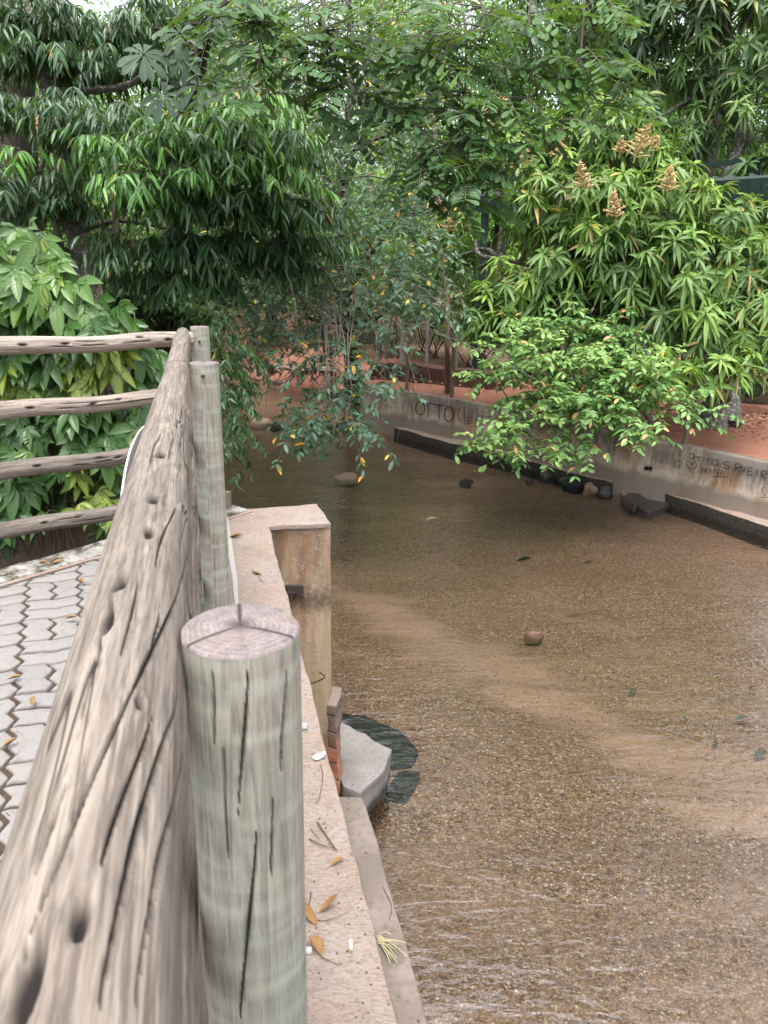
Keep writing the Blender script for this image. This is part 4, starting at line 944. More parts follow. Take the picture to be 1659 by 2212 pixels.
E = [(1130,350,11.6,.62,.05),(1250,300,11.2,.75,.1),(1360,330,11,.8,.1),(1210,430,10.9,.75,.08),(1325,450,10.6,.75,.12),(1440,420,10.8,.75,.1),(1530,490,11,.65,.05),(1230,560,10.9,.7,-.08),(1110,620,11.1,.55,.12),(1045,650,11.2,.4,.15),
 (1350,570,10.7,.8,-.1),(1460,590,10.6,.8,-.03),(1560,590,10.8,.7,-.1),(1630,560,11,.6,-.05),(1610,690,10.6,.6,.08),(1510,700,10.4,.6,.05),(1400,670,10.7,.7,-.12),(1280,640,11.1,.8,-.15),(1150,480,11.6,.5,-.02),
 (1440,790,9.9,.33,.2),(1400,815,9.8,.25,.3),(1540,790,10.0,.42,.05),(1600,790,10,.38,0),(985,470,12.4,.36,.1),(1000,560,12.4,.3,0),(960,520,12.6,.25,-.1),(1060,240,12,.45,.05),(1100,300,12,.4,.1),(1310,240,11.3,.5,.15),(1190,650,10.9,.45,.02),
 (1080,700,11,.4,.08),(1045,700,11.3,.3,.1),(1480,520,10.4,.5,.12),(1640,640,10.6,.4,.1),(1330,740,10.8,.5,-.15),(1620,470,11.6,.4,0),(1240,700,11,.4,-.1)]
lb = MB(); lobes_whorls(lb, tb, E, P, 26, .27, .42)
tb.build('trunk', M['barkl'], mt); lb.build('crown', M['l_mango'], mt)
pan = [(1360,315,10.3,.34),(1327,322,10.4,.16),(1253,388,10.1,.28),(1193,325,10.6,.2),(1122,342,10.8,.18),(1318,450,9.8,.25),(1428,395,10.2,.24),(1400,316,10.6,.15),(966,478,12.1,.25),(960,450,12.2,.16),(1035,265,11.8,.2),(1085,225,11.8,.16)]
for px, py, dep, h_ in pan:
    m_ = MB(); h_ *= 1.25; c = A3(px, py+h_*70, dep)+[0,-.25,0]; axp = np.array([rng.normal(0,.25), -.15, 1]); axp /= np.linalg.norm(axp)
    tube(m_, [c-axp*.08, c+axp*h_], [.006,.003], 5)
    nb = int(15*h_/.25)+4
    for q in range(nb):
        t_ = q/nb; p0 = c+axp*h_*t_; l_ = (1-t_*.85)*h_*.5*rng.uniform(.6,1.25); a_ = q*2.4; d = np.array([math.cos(a_), math.sin(a_), rng.uniform(.1,.6)]); d/=np.linalg.norm(d)
        k_ = 7; pth = [p0+d*l_*u for u in np.linspace(0,1,k_)]
        tube(m_, pth, [.004,.011,.014,.014,.013,.010,.003], 6)
        for u in np.linspace(.25,1,6):
            for _ in range(3): w_o = rng.normal(0,.008,3); pp = p0+d*l_*u+w_o; tube(m_, [pp, pp+rdir(1)[0]*.02], [.008,.004], 4)
    m_.build('flower_panicle', M['panicle'], mt)
# second mango stem and the darker mango behind
m2 = thing('mango_tree', 'dark mango tree with a leaning trunk, behind the flowering one at the upper right', 'tree')
tb = MB(); base = np.array(at_z(1575,930,ZB))+[.12,.35,0]
P = trunk_from(tb, [base, A3(1578,840,12.3), A3(1585,700,12.8), A3(1560,460,13.2), A3(1600,260,13.3), A3(1560,60,13.5), A3(1500,-200,13.5)], .17, .07, 36, 16)
P = np.vstack([P, limb(tb, A3(1575,560,13), A3(1690,330,12.6), .08,.04,0,12,8), limb(tb, A3(1598,270,13.3), A3(1400,150,14), .07,.04,-.1,12,8), limb(tb, A3(1590,200,13.3), A3(1650,-100,13), .07,.03,0,12,8)])
Fl = [(1400,60,13.2,.8),(1500,30,13,.9,.05),(1600,40,12.8,.9,.12),(1650,140,12.8,.8,.1),(1540,170,13.3,.8),(1430,190,13.8,.8,-.05),(1620,260,12.8,.7,.03),(1500,290,13.6,.7,-.1),(1655,370,12.4,.5,.05),(1350,120,14,.7,-.05),(1290,60,14,.7,-.05),(1560,-30,13,1,.1),(1400,-60,13.5,1,.1),(1440,330,13.4,.6,-.1),(1655,480,12,.45,-.1),
  (1370,230,13,.5,-.02),(1330,10,13,.8,.15),(1250,-60,13.6,.9,.1)]
lb = MB(); lobes_whorls(lb, tb, Fl, P, 18, .28, .45)
tb.build('trunk', M['barkl'], m2); lb.build('crown', M['l_mangod'], m2)
# high crowns over the stream, seen mostly as reflections in the water
hc = thing('canopy_tree', 'tall broadleaf tree whose high crown leans over the stream above the view', 'tree')
tb = MB(); b = np.array([9.5,24.0,-.6]); P = trunk_from(tb, [b, b+[-.3,-.3,5], b+[-.8,-1,11], b+[-2,-2.5,16]], .4, .15, 24, 14); lb = MB()
for az, e_, Y_ in [(11,35,13),(14,41,13),(6,29,13),(16,22,13),(24,20,13),(34,20,13),(44,22,12),(18,29,12.5),(29,29,12),(40,31,11.5),(22,38,12),(33,39,11.5),(45,40,10.5),(24,45,11.5),(38,46,10.5),(24,42.5,12)]:
    hd = Y_*1.75; c = np.array([hd*math.tan(R(az)), hd, CAMZ+hd/math.cos(R(az))*math.tan(R(e_))])
    kc = cloud(lb, c, (2.8,2.8,1.8), 560, .52, .45, 12, (.3,.7), shell=.3); limb(tb, nearest(P, c), c, .09, .03, 0, 8, 6)
tb.build('trunk', M['bark'], hc); lb.build('crown', M['l_back'], hc)

# ---- shrub leaning over the wall
sh = thing('leaning_shrub', 'pale green oval-leaved shrub leaning over the graffiti wall towards the water', 'shrub')
tb = MB(); lb = MB(); base = np.array(at_z(1420,935,ZB))
P = np.vstack([limb(tb, base, A3(1250,760,10.1), .05,.018,-.12,16,8), limb(tb, base, A3(1120,880,9.9), .04,.014,-.2,16,8), limb(tb, base, A3(1330,840,9.9), .035,.014,-.1,12,8), limb(tb, A3(1445,695,10.6), A3(1200,820,10), .03,.012,0,12,6), limb(tb, A3(1640,600,11.5), A3(1380,730,10.6), .045,.02,0.05,12,8)])
G = [(1150,790,10,.45,.1),(1250,780,9.8,.5,.15),(1350,800,9.6,.45,.1),(1090,760,10.3,.35,.1),(1230,880,9.6,.5,-.05),(1120,930,9.6,.4,.15),(1055,960,9.7,.22,.15),(1180,975,9.4,.25,0),(1330,900,9.6,.45,-.05),(1430,880,9.6,.35,0),(1240,960,9.5,.28,-.08),(1500,895,9.7,.22,0),(1060,820,10.3,.28,.05),
     (1180,710,10.5,.42,-.1),(1290,710,10.3,.42,-.1),(1380,940,9.5,.2,-.05),(1290,850,9.9,.5,-.1),(1170,860,10,.45,-.05),(1420,820,9.8,.3,.05),(1095,990,9.5,.18,.1)]
for px, py, dep, r_, dt in G:
    c = A3(px, py, dep); n_ = max(5, int(34*r_*r_/.16)); d = rdir(n_, -.35, .8); 
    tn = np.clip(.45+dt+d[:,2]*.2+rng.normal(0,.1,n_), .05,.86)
    twigs(lb, tb, c+d*[1,1,.95]*r_*rng.uniform(.1,1.0,(n_,1)), d*[1,1,.7]+[-.25,-.3,-.05]+rng.normal(0,.25,(n_,3)), rng.uniform(.25,.45,n_), .105, .5, tn, T_OVAL, 12, .25, 1.0, .2, .028, .004, .15, bare=0.0)
    limb(tb, nearest(P, c), c, .014, .005, 0, 7, 5)
tb.build('stem', M['twigs'], sh); lb.build('foliage', M['l_shrub'], sh)

# ---- slender reddish tree on the bank
st_ = thing('slender_tree', 'slender straight tree with reddish bark standing on the red bank beside two wooden stakes', 'tree')
tb = MB(); b = np.array(at_z(968,848,ZB)); sp_ = [b, A3(966,760,14.2), A3(966,640,14.3), A3(957,540,14.4), A3(948,430,14.4), A3(944,330,14.6), A3(920,180,14.8)]
P = trunk_from(tb, sp_, .058, .03, 40, 12); limb(tb, A3(964,655,14.3), A3(880,660,13.8), .014,.006,.05,8,6); limb(tb, A3(945,440,14.4), A3(905,455,14), .012,.006,0,8,6)
lb = MB()
for px, py in ((920,190),(880,150),(960,140),(900,90),(940,60),(1000,180)):
    c = A3(px, py, 14.6); cloud(lb, c, (.7,.6,.5), 500, .13, .4, 8, (.3,.7)); limb(tb, nearest(P, c), c, .015, .006, 0, 6, 5)
tb.build('trunk', M['barkr'], st_); lb.build('crown', M['l_back'], st_)

# ---- fine-leaved tree with arching twigs over the middle of the stream
ft = thing('weeping_tree', 'fine-leaved tree with arching hanging twigs and some yellow leaves over mid stream', 'tree')
tb = MB(); tw = MB(); lb = MB(); b = np.array(at_z(762,832,-.9)); b[2] = -.85
P = trunk_from(tb, [b, A3(752,720,15.3), A3(735,560,15), A3(740,380,14.5), A3(760,150,14), A3(740,-150,13)], .16, .05, 36, 14)
for tgt in [(600,200,10),(700,100,9.5),(820,260,10),(560,420,10.5),(660,520,10),(880,420,11),(760,620,10),(600,660,11),(850,650,11.5),(700,760,9.5),(540,60,10),(900,120,12)]:
    P = np.vstack([P, limb(tb, nearest(P[:36], A3(*tgt)+[0,.5,-1.0]), A3(*tgt), .05, .014, -.12, 14, 6)])
def spray(px0, px1, py0, py1, d0, d1, n_, ln=.6, tone=(.2,.6), yel=.035, L=.108, nper=16, sag=.45, outd=(-.1,-.5,.0)):
    p = np.array([A3(rng.uniform(px0,px1), rng.uniform(py0,py1), rng.uniform(d0,d1)) for _ in range(n_)])
    d = rdir(n_, -.5, .5)+np.array(outd)
    twigs(lb, tw, p, d, ln*rng.uniform(.6,1.3,n_), L, .44, rng.uniform(tone[0],tone[1],n_), T_OVAL if d0 < 9.5 else T_FINE, nper, sag, .9, .15, yel, .0045, .1)
spray(470,960,-40,250,10,14,260,.7,(.25,.7),.05)
spray(480,960,200,480,9.5,14,330,.7,(.2,.6),.02)
spray(480,940,420,660,9,13.5,400,.65,(.15,.55),.035)
spray(500,850,620,740,9.2,12.5,95,.6,(.15,.5),.05)
spray(660,860,740,860,8.2,10,40,.5,(.15,.5),.04)
spray(640,790,840,930,8,9,26,.45,(.2,.5),.06,sag=.6)
spray(650,700,900,950,8,8.6,7,.3,(.2,.5),.07,sag=.5); spray(740,790,880,930,8,8.6,7,.35,(.2,.5),.07,sag=.5)
spray(520,640,690,780,8.5,10,14,.5,(.2,.5),.1)
spray(880,960,480,700,10,12,50,.5,(.2,.6),.03)
for _ in range(150):   # bare arching and hanging twigs
    px, py, dp = rng.uniform(480,930), rng.uniform(0,800), rng.uniform(8.6,12.5); a = A3(px, py, dp)
    l_ = rng.uniform(.6,1.7); d = np.array([rng.normal(0,.6), rng.normal(-.3,.3), rng.uniform(-.6,.4)]); t_ = np.linspace(0,1,9)[:,None]
    tube(tw, a+d*t_*l_+[0,0,-1]*t_**2*l_*.6+rng.normal(0,.012,(9,3)), np.linspace(rng.uniform(.006,.012),.003,9), 4, cap=False)
for px in (690,700,712,728,735,750,760,705,742,720):       # the hanging bunch
    tube(tw, catmull([A3(px+rng.uniform(-30,30),620,9.6), A3(px+rng.uniform(-10,10),740,9), A3(px,840,8.5), A3(px+rng.uniform(-25,35),930+rng.uniform(-60,40),8.2)], 14), np.linspace(.009,.004,14), 5, cap=False)
tb.build('trunk', M['bark'], ft); tw.build('twigs', M['twigs'], ft); lb.build('crown', M['l_fine'], ft)

# ---- dark long-leaved tree on the left
lt = thing('dark_tree', 'dark tree with long drooping leaves and lichen-spotted trunk', 'tree')
tb = MB(); lb = MB(); tw = MB()
b = A3(212,690,9.2); b2 = b.copy(); b2[2] = -.2
P = trunk_from(tb, [b2, b, A3(180,560,9.1), A3(152,400,9.1), A3(120,230,9.2), A3(70,40,9.2), A3(30,-200,9.3)], .17, .12, 40, 18)
P = np.vstack([P, limb(tb, A3(150,400,9.1), A3(330,280,8.6), .04,.02,0,10,8), limb(tb, A3(110,230,9.2), A3(560,180,8.8), .05,.02,.03,14,8), limb(tb, A3(105,200,9.1), A3(480,60,8.8), .05,.02,0,12,8), limb(tb, A3(170,500,9.1), A3(640,520,8.8), .035,.012,.03,16,8), limb(tb, A3(140,330,9.1), A3(-40,200,8.5), .04,.02,0,10,8),
    limb(tb, A3(150,410,9.1), A3(560,380,8.4), .035,.012,0,14,8), limb(tb, A3(128,250,9.1), A3(-30,460,8.6), .03,.012,0,10,8)])
A_ = [(60,230,8.6,.6,-.05),(190,260,8.3,.55),(60,400,8.5,.55),(120,440,8.6,.35,-.05),(400,420,8.3,.55,-.03),(520,440,8.4,.5,-.05),(620,440,8.6,.4,-.02),(450,520,8.6,.5,-.08),(330,530,8.6,.45,-.05),(290,590,8.9,.25,-.05),(420,600,8.8,.4,-.05),(560,560,9,.4,-.05),(650,520,9,.32,0),
   (100,120,9,.6,-.05),(280,140,9.3,.5,-.05),(200,60,9.3,.6,-.05),(50,30,9,.6,-.05),(50,530,8.9,.35,-.05),(380,20,9.6,.5,-.05),(640,330,8.9,.3,-.1),
   (270,310,7.8,.3,.28),(330,290,7.8,.25,.3),(340,380,7.6,.28,.33),(290,400,7.7,.2,.33),(480,270,7.9,.35,.26),(560,250,8,.3,.28),(500,340,7.9,.3,.2),(590,370,8.1,.25,.3),(430,300,7.9,.3,.22),(580,300,8.1,.3,.15),(540,200,8.2,.22,.4),(60,330,8,.15,.45)]
for row in A_:
    px, py, dep, r_ = row[:4]; dt = row[4] if len(row) > 4 else 0; c = A3(px, py, dep)
    n_ = max(4, int(34*r_*r_/.16)) if dt < .1 else max(5, int(16*r_*r_/.06)); d = rdir(n_, -.3, .5)
    twigs(lb, tw, c+d*r_*rng.uniform(0,.8,(n_,1)), d*[1,1,.5]+[.15,-.15,.05], rng.uniform(.35,.6,n_), .175, .21, np.clip(.3+dt+rng.normal(0,.08,n_),.02,.87), T_LONG, 15, .35, .75, .75, .004, .005, .35, bare=.05)
    limb(tb, nearest(P, c-[0,0,.3]), c, .02, .008, 0, 8, 5)
tb.build('trunk', M['barkl'], lt); tw.build('twigs', M['twigs'], lt); lb.build('crown', M['l_dark'], lt)
for name, lab, pts, r0, r1 in (
   ('forest_trunk','big dark trunk at the upper left corner', [A3(60,700,10.5), A3(45,420,10.4), A3(35,200,10.2), A3(15,-120,10)], .28, .22),
   ('forest_trunk','thin bent brownish trunk just right of the lichen-spotted trunk', [A3(208,690,8.8), A3(222,610,8.8), A3(252,530,8.8), A3(243,400,8.9), A3(250,280,9)], .05, .035),
   ('forest_trunk','thin dark stem left of the lichen-spotted trunk', [A3(128,640,9.8), A3(130,540,9.8), A3(108,380,9.8), A3(130,150,10)], .055, .04),
   ('forest_trunk','leaning thin trunk rising from the rooty bank at the head of the stream', [np.array(at_z(584,800,-1.2)), A3(574,780,20.5), A3(552,720,20), A3(520,640,19.5), A3(500,560,19)], .09, .05),
   ('forest_trunk','dark stem beside the green post of the walkway', [A3(1045,690,16.5), A3(1062,560,16.5), A3(1075,470,16.5), A3(1080,300,16.5)], .07, .05)):
    o_ = thing(name, lab, 'tree trunk'); tb = MB(); trunk_from(tb, pts, r0, r1, 26, 12); tb.build('trunk', M['barkr'] if 'brownish' in lab or 'leaning' in lab else M['bark'], o_)
    if pts[0][2] > -.6 and True:
        tb = MB(); q = np.array(pts[0]); g_ = q.copy(); g_[2] = -.3 if q[1] < 13 else -.75; tube(tb, [g_, q], [r0*1.1, r0*1.35], 12); tb.build('trunk_base', M['bark'], o_)
# ---- palmate leaves hanging at the upper left
pt_ = thing('palmate_tree', 'branch of a tree with big dark hand-shaped leaves in front of the upper left foliage', 'tree')
lb = MB(); tb = MB(); root = A3(560,-500,8.2); Pp = np.vstack([limb(tb, root, A3(440,60,7.3), .05,.025,0,12,8), limb(tb, A3(440,60,7.3), A3(390,190,7.1), .03,.015,0,8,8), limb(tb, A3(440,60,7.3), A3(330,60,7.1), .02,.012,0,8,6)])
tube(tb, [(root[0]-2.5,root[1]+3,-.5),(root[0]-1.6,root[1]+2,3.5),tuple(root)], [.2,.15,.05], 12)
def palm(px, py, dep, L, nl=9, tilt=(0,-.75,.55), rot=0):
    c = A3(px, py, dep); n_ = nrmz(np.array(tilt, float)+rng.normal(0,.12,3)); b_ = nrmz(np.cross(n_, [0,0,1.])); c_ = np.cross(b_, n_)
    a_ = np.linspace(0, 2*np.pi, nl, endpoint=False)+rot+rng.normal(0,.08,nl); d = np.cos(a_)[:,None]*b_+np.sin(a_)[:,None]*c_ + n_*-.12
    LL = L*(1-.22*np.maximum(0,(d@np.array([0,0,1.]))))*rng.uniform(.85,1.08,nl)
    leaves(lb, T_OBOV, np.repeat(c[None],nl,0)+d*.012, d, np.repeat(n_[None],nl,0), LL, LL*.36, rng.uniform(.2,.8,nl), .22)
    tube(tb, bez(nearest(Pp, c), c, -.1, 8, .03), np.linspace(.008,.005,8), 6, cap=False)
for a in ((310,118,6.9,.245,10),(388,72,6.9,.225,9),(352,205,7.0,.225,9),(428,185,6.95,.225,7),(462,28,7.0,.225,7),(395,130,7.1,.195,7)): palm(*a)
tb.build('trunk', M['bark'], pt_); lb.build('crown', M['l_palm'], pt_)
# ---- pinnate leaves hanging into the top of the view
pn = thing('pinnate_tree', 'overhanging branches with feather-like leaves of glossy oval leaflets at the top centre', 'tree')
lb = MB(); tb = MB()
def pinnate(c, d, L, npair, tone, ll=.135):
    d = nrmz(np.array(d, float)); t_ = np.linspace(0,1,8)[:,None]; path = c+d*t_*L+np.array([0,0,-1])*.22*L*t_**2
    tube(tb, path, np.linspace(.0045,.002,8), 4, cap=False)
    m = npair*2; tt = np.repeat(np.linspace(.15,1,npair),2)+rng.normal(0,.01,m); tt = np.clip(tt,0,1); idx = np.clip((tt*7).astype(int),0,6); f = (tt*7-idx)[:,None]
    p = path[idx]*(1-f)+path[idx+1]*f; tg = nrmz(path[idx+1]-path[idx]); up_ = nrmz(np.array([0,-.35,1.])+rng.normal(0,.25,3)); sd_ = nrmz(np.cross(tg, up_)); sg = np.where(np.arange(m)%2==0,1,-1)[:,None]
    leaves(lb, T_LOBE if False else T_OBOV, p, sd_*sg+tg*.35+rng.normal(0,.1,(m,3))+[0,0,-.12], up_+rng.normal(0,.22,(m,3)), ll*rng.uniform(.8,1.15,m), ll*.42, np.clip(tone+rng.normal(0,.1,m),0,1), .12)
hub = np.array([-4.5, 5.0, 9.0]); boughs = []
for tgt, r_ in (((1050,60,6.4),.03),((1250,180,6.6),.028),((1000,300,6.8),.022),((700,60,6.2),.03),((560,120,6.1),.02),((1180,330,6.7),.018)):
    a = A3(tgt[0]-40, -500, tgt[2]); boughs.append(limb(tb, a, A3(*tgt), r_, r_*.35, 0, 16, 8, .05)); tube(tb, bez(hub, a, -.08, 12, .03), np.linspace(.10,r_,12), 8, cap=False)
tube(tb, catmull([(-5.2,4.2,-1.9),(-5.0,4.5,4),tuple(hub)], 14), np.linspace(.28,.12,14), 14)
BB = np.vstack(boughs)
def pin_area(x0, x1, y0, y1, d0, d1, n_, tone):
    for _ in range(n_):
        px, py = rng.uniform(x0,x1), rng.uniform(y0,y1); c = A3(px, py, rng.uniform(d0,d1))
        pinnate(c, [rng.normal(.15,.8), rng.normal(-.3,.5), rng.uniform(-.5,.15)], rng.uniform(.3,.5), rng.integers(6,10), tone+rng.normal(0,.12))
        q = nearest(BB, c); 
        if np.linalg.norm(q-c) < .9: tube(tb, bez(q, c, .0, 7, .05), np.linspace(.006,.004,7), 4, cap=False)
pin_area(880,1330,-20,150,6.2,6.9,66,.45); pin_area(1010,1370,120,280,6.3,7,44,.5); pin_area(870,1090,230,400,6.5,7.1,40,.25); pin_area(980,1080,370,440,6.6,7,8,.4)
pin_area(440,800,-20,130,6,6.7,52,.4); pin_area(520,800,110,260,6.1,6.8,24,.3); pin_area(720,880,180,300,6.5,7,14,.25); pin_area(880,1000,60,260,6.4,7,18,.3)
tb.build('trunk', M['twigs'], pn); lb.build('crown', M['l_pinn'], pn)

# ---- the climbing plant and the wall it covers
lwp = [(-9,5.95),(-1.95,5.95),(-1.98,6.25),(-9,6.25)]
gw = thing('gully_wall', 'brownish stained wall of the gully mostly hidden under the climbing plant', 'wall')
soft_prism('wall_face', lwp, -1.9, .55, M['leftwall'], gw, .02, .02, .12)
cb = thing('climbing_plant', 'large lobed-leaved climbing plant, partly yellow-variegated, covering the gully wall', 'climber')
lb = MB(); tb = MB()
def in_climb(px, py):
    top = np.interp(px, [-300,0,110,190,260,335], [440,450,520,640,655,760]); bot = np.interp(px, [-300,0,60,130,220,300,345], [1240,1200,1130,1120,1160,1130,1020])
    w_ = 34*mnoise.noise(Vector((px*.02,3,0)))+18*mnoise.noise(Vector((px*.06,7,0))); return top+w_ < py < bot
N_ = 0; tries = 0
while N_ < 950 and tries < 20000:
    tries += 1
    px = rng.uniform(-260, 340); py = rng.uniform(440, 1240)
    if not in_climb(px, py) : continue
    if py > 1060 and rng.random() < .55: continue
    layer = rng.random(); bulge = .3*math.exp(-((py-620)/160)**2) + .3*mnoise.noise(Vector((px*.012,py*.012,0)))
    dep = 5.75 - bulge - layer*.35 + (.35 if px > 250 else 0)*(px-250)/90
    c = A3(px, py, dep); N_ += 1
    L_ = rng.uniform(.12,.235)*(1.1 if py < 720 else 1.0)
    n0 = nrmz(np.array([rng.normal(.05,.35), -.75, rng.uniform(.2,.9)])); dn = nrmz(np.array([rng.normal(0,.45), -.45, rng.uniform(-1,.3)])); dn = nrmz(dn-n0*dn.dot(n0)); sd_ = np.cross(dn, n0)
    young = (px < 220 and py < 680)
    tone = np.clip(rng.normal(.7 if young else .42, .14),0,.86)
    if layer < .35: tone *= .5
    va = ((abs(px-200)<75 and abs(py-790)<45) or (px<70 and abs(py-835)<45) or (abs(px-190)<60 and abs(py-1060)<70) or rng.random()<.02) and layer > .3
    a_ = np.array([0,38,-38,78,-78]) if rng.random() < .8 else np.array([0,48,-48]); k_ = len(a_); ls = np.array([1,.82,.82,.5,.5])[:k_]*rng.uniform(.9,1.1,k_); a_ = np.radians(a_+rng.normal(0,6,k_))
    d = np.cos(a_)[:,None]*dn+np.sin(a_)[:,None]*sd_
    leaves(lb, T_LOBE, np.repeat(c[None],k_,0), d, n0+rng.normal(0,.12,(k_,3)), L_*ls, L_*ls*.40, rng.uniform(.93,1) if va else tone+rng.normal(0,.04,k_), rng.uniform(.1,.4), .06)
    bk_ = c+np.array([rng.normal(0,.05), .28, -.12]); tube(tb, bez(bk_, c, -.2, 5, .05), np.linspace(.004,.003,5), 4, cap=False)
for _ in range(46):
    px = rng.uniform(-200,330); a = A3(px+rng.normal(0,30), 1200, 5.85); tube(tb, bez(a, A3(px, rng.uniform(600,900), 5.75), 0, 10, .05), np.linspace(.009,.005,10), 5, cap=False)
tb.build('stem', M['twigs'], cb); lb.build('foliage', M['l_climb'], cb)
# bank plants hanging above the water behind the fence corner
hb = thing('hanging_plant', 'dark leafy plant hanging over the water just right of the log fence posts', 'plant')
lb = MB(); tw = MB()
hubs = A3(430,760,8.9)
for (x0,x1,y0,y1,n_) in ((460,510,720,830,26),(465,520,820,900,24),(475,525,900,965,16),(440,500,660,760,22)):
    p = np.array([A3(rng.uniform(x0,x1), rng.uniform(y0,y1), rng.uniform(7.6,8.6)) for _ in range(n_)])
    twigs(lb, tw, p, rdir(n_, -.6,.1)+[.35,-.2,-.3], rng.uniform(.25,.45,n_), .10, .34, rng.uniform(.15,.6,n_), T_LONGF, 15, .5, .9, .35, .01, .004, .2)
for _ in range(9): tube(tw, bez(hubs, A3(rng.uniform(470,505), rng.uniform(780,930), 8.2), -.1, 10, .06), np.linspace(.014,.004,10), 5, cap=False)
tube(tw, [(hubs[0]-.4,hubs[1]+.3,-.4), tuple(hubs)], [.03,.02], 6)
tw.build('stem', M['twigs'], hb); lb.build('foliage', M['l_dark'], hb)

# ================================================================== SMALL THINGS
def rockmesh(name, c, size, mat, label, cat='rock', group=None, seed=0, flat=.6, rz=0.0, rough=.25, sub=3, tilt=(0,0)):
    import bmesh
    bm = bmesh.new(); bmesh.ops.create_icosphere(bm, subdivisions=sub, radius=1.0)
    Rm = Matrix.Rotation(rz, 3, 'Z') @ Matrix.Rotation(tilt[0], 3, 'X') @ Matrix.Rotation(tilt[1], 3, 'Y')
    for v in bm.verts:
        q = v.co.copy(); s_ = 1+rough*mnoise.noise(q*1.1+Vector((seed*3.1,seed,0)))+rough*.45*mnoise.noise(q*2.6+Vector((seed,0,seed*2)))
        q = Vector([math.copysign(abs(x)**.88, x) for x in q])*s_          # squarish
        v.co = Rm @ Vector((q.x*size[0], q.y*size[1], q.z*size[2]))
    me = bpy.data.meshes.new(name); bm.to_mesh(me); bm.free(); me.materials.append(mat)
    for p in me.polygons: p.use_smooth = True
    o = bpy.data.objects.new(name, me); S.collection.objects.link(o); o.location = c
    return info(o, label, cat, group)
def wz(px, py, z=ZW): return at_z(px, py, z)
def dd(px, py, z=ZW): return -(M3.transposed() @ (wz(px,py,z)-O)).z/F      # metres per reference pixel there
def stone(px, py, wpx, hpx, mat, label, group='stones lying in the stream', seed=0, z=ZW, dz=0.0, rz=0, rough=.3, flat=.7, name='river_stone', tilt=(0,0), sk=.045):
    c = wz(px, py, z); k = dd(px, py, z); a = wpx*k/2
    return rockmesh(name, c+Vector((0,0,dz-sk)), (a, a*flat, hpx*k*.55+sk), mat, label, 'stone', group, seed, rz=rz, rough=rough, tilt=tilt)
stone(752,1030,56,13,M['rock'],'brown and grey stone standing out of the water in mid stream',seed=1,rz=.3)
stone(1006,1038,30,6,M['blackrock'],'small flat dark stone just breaking the surface right of the mid-stream stone',seed=2)
stone(1155,1366,42,7,M['redrock'],'small reddish stone on the sandbar in the middle of the stream',seed=3,rz=.4,sk=.042,dz=-.01)
stone(566,913,46,20,M['palerock'],'pale flat-topped stone in the riffle beyond the fence posts',seed=4,rough=.2)
stone(600,918,34,10,M['blackrock'],'black stone right beside the pale stone in the riffle',seed=5,rough=.5)
stone(622,917,24,6,M['darkrock'],'low dark stone at the right end of the riffle',seed=6)
stone(675,850,30,18,M['darkrock'],'dark reddish-topped stone near the far bank',seed=7)
stone(531,797,32,10,M['rock'],'flat stone in the shade at the far left of the stream head',seed=8)
stone(588,806,26,14,M['rock'],'largest rounded brownish stone at the head of the stream',seed=9)
stone(608,812,20,10,M['rock'],'rounded stone right of the largest one at the head of the stream',seed=10)
stone(560,818,22,8,M['redrock'],'reddish flat stone at the head of the stream',seed=11)
stone(527,826,24,10,M['darkrock'],'dark purple-grey stone left of the reddish one at the head of the stream',seed=12)
stone(548,830,24,6,M['blackrock'],'low wet black stone in front of the stream head',seed=13)
stone(576,822,18,7,M['palerock'],'small pale stone amid the rocks of the stream head',seed=14)
stone(600,824,26,7,M['darkrock'],'long dark stone in front of the stream head',seed=15)
stone(640,808,24,10,M['redrock'],'reddish stone half buried in the rooty bank',seed=16)
stone(690,806,30,14,M['redrock'],'larger reddish stone at the foot of the rooty bank',seed=17)
stone(733,958,16,5,M['darkrock'],'small dark stone below the hanging twigs',seed=18)
stone(1144,1036,16,4,M['darkrock'],'small sunken stone near the rubble',seed=19)
# rubble at the foot of the far wall
rub = [(1165,1018),(1180,1030),(1200,1026),(1195,1012),(1215,1036),(1232,1042),(1248,1030),(1225,1024),(1265,1048),(1280,1040),(1258,1038),(1300,1052),(1318,1046),(1296,1036),(1335,1060),(1280,1056),(1240,1052),(1312,1062),(1345,1048),(1330,1036),(1362,1054),(1268,1024),(1305,1026),(1355,1070),(1378,1064)]
rub += [(1338,1030),(1352,1036),(1372,1040),(1390,1050),(1326,1056),(1368,1048),(1402,1058),(1385,1058),(1345,1044),(1316,1052),(1225,1033),(1290,1047)]
ORD = ['first','second','third','fourth','fifth','sixth','seventh','eighth','ninth','tenth','eleventh','twelfth','thirteenth','fourteenth','fifteenth','sixteenth','seventeenth','eighteenth','nineteenth','twentieth','twenty-first','twenty-second','twenty-third','twenty-fourth','twenty-fifth']+['twenty-'+w for w in ('sixth','seventh','eighth','ninth')]+['thirtieth']+['thirty-'+w for w in ('first','second','third','fourth','fifth','sixth','seventh','eighth','ninth')]
rub = [(a+i*0.01, b) for i, (a, b) in enumerate(rub)]
for i, (px, py) in enumerate(rub):
    mt_ = [M['blackrock'],M['darkrock'],M['blackrock'],M['rock']][i%4]
    o_ = stone(px, py, rng.uniform(26,48), rng.uniform(13,22), mt_, '%s from the left of the broken rocks heaped below the far wall' % ORD[sorted(q[0] for q in rub).index(px)], 'broken rocks heaped below the far wall', i+30, rough=.6, rz=rng.uniform(0,3), name='rubble_rock', dz=.03, tilt=(rng.normal(0,.2),rng.normal(0,.2)))
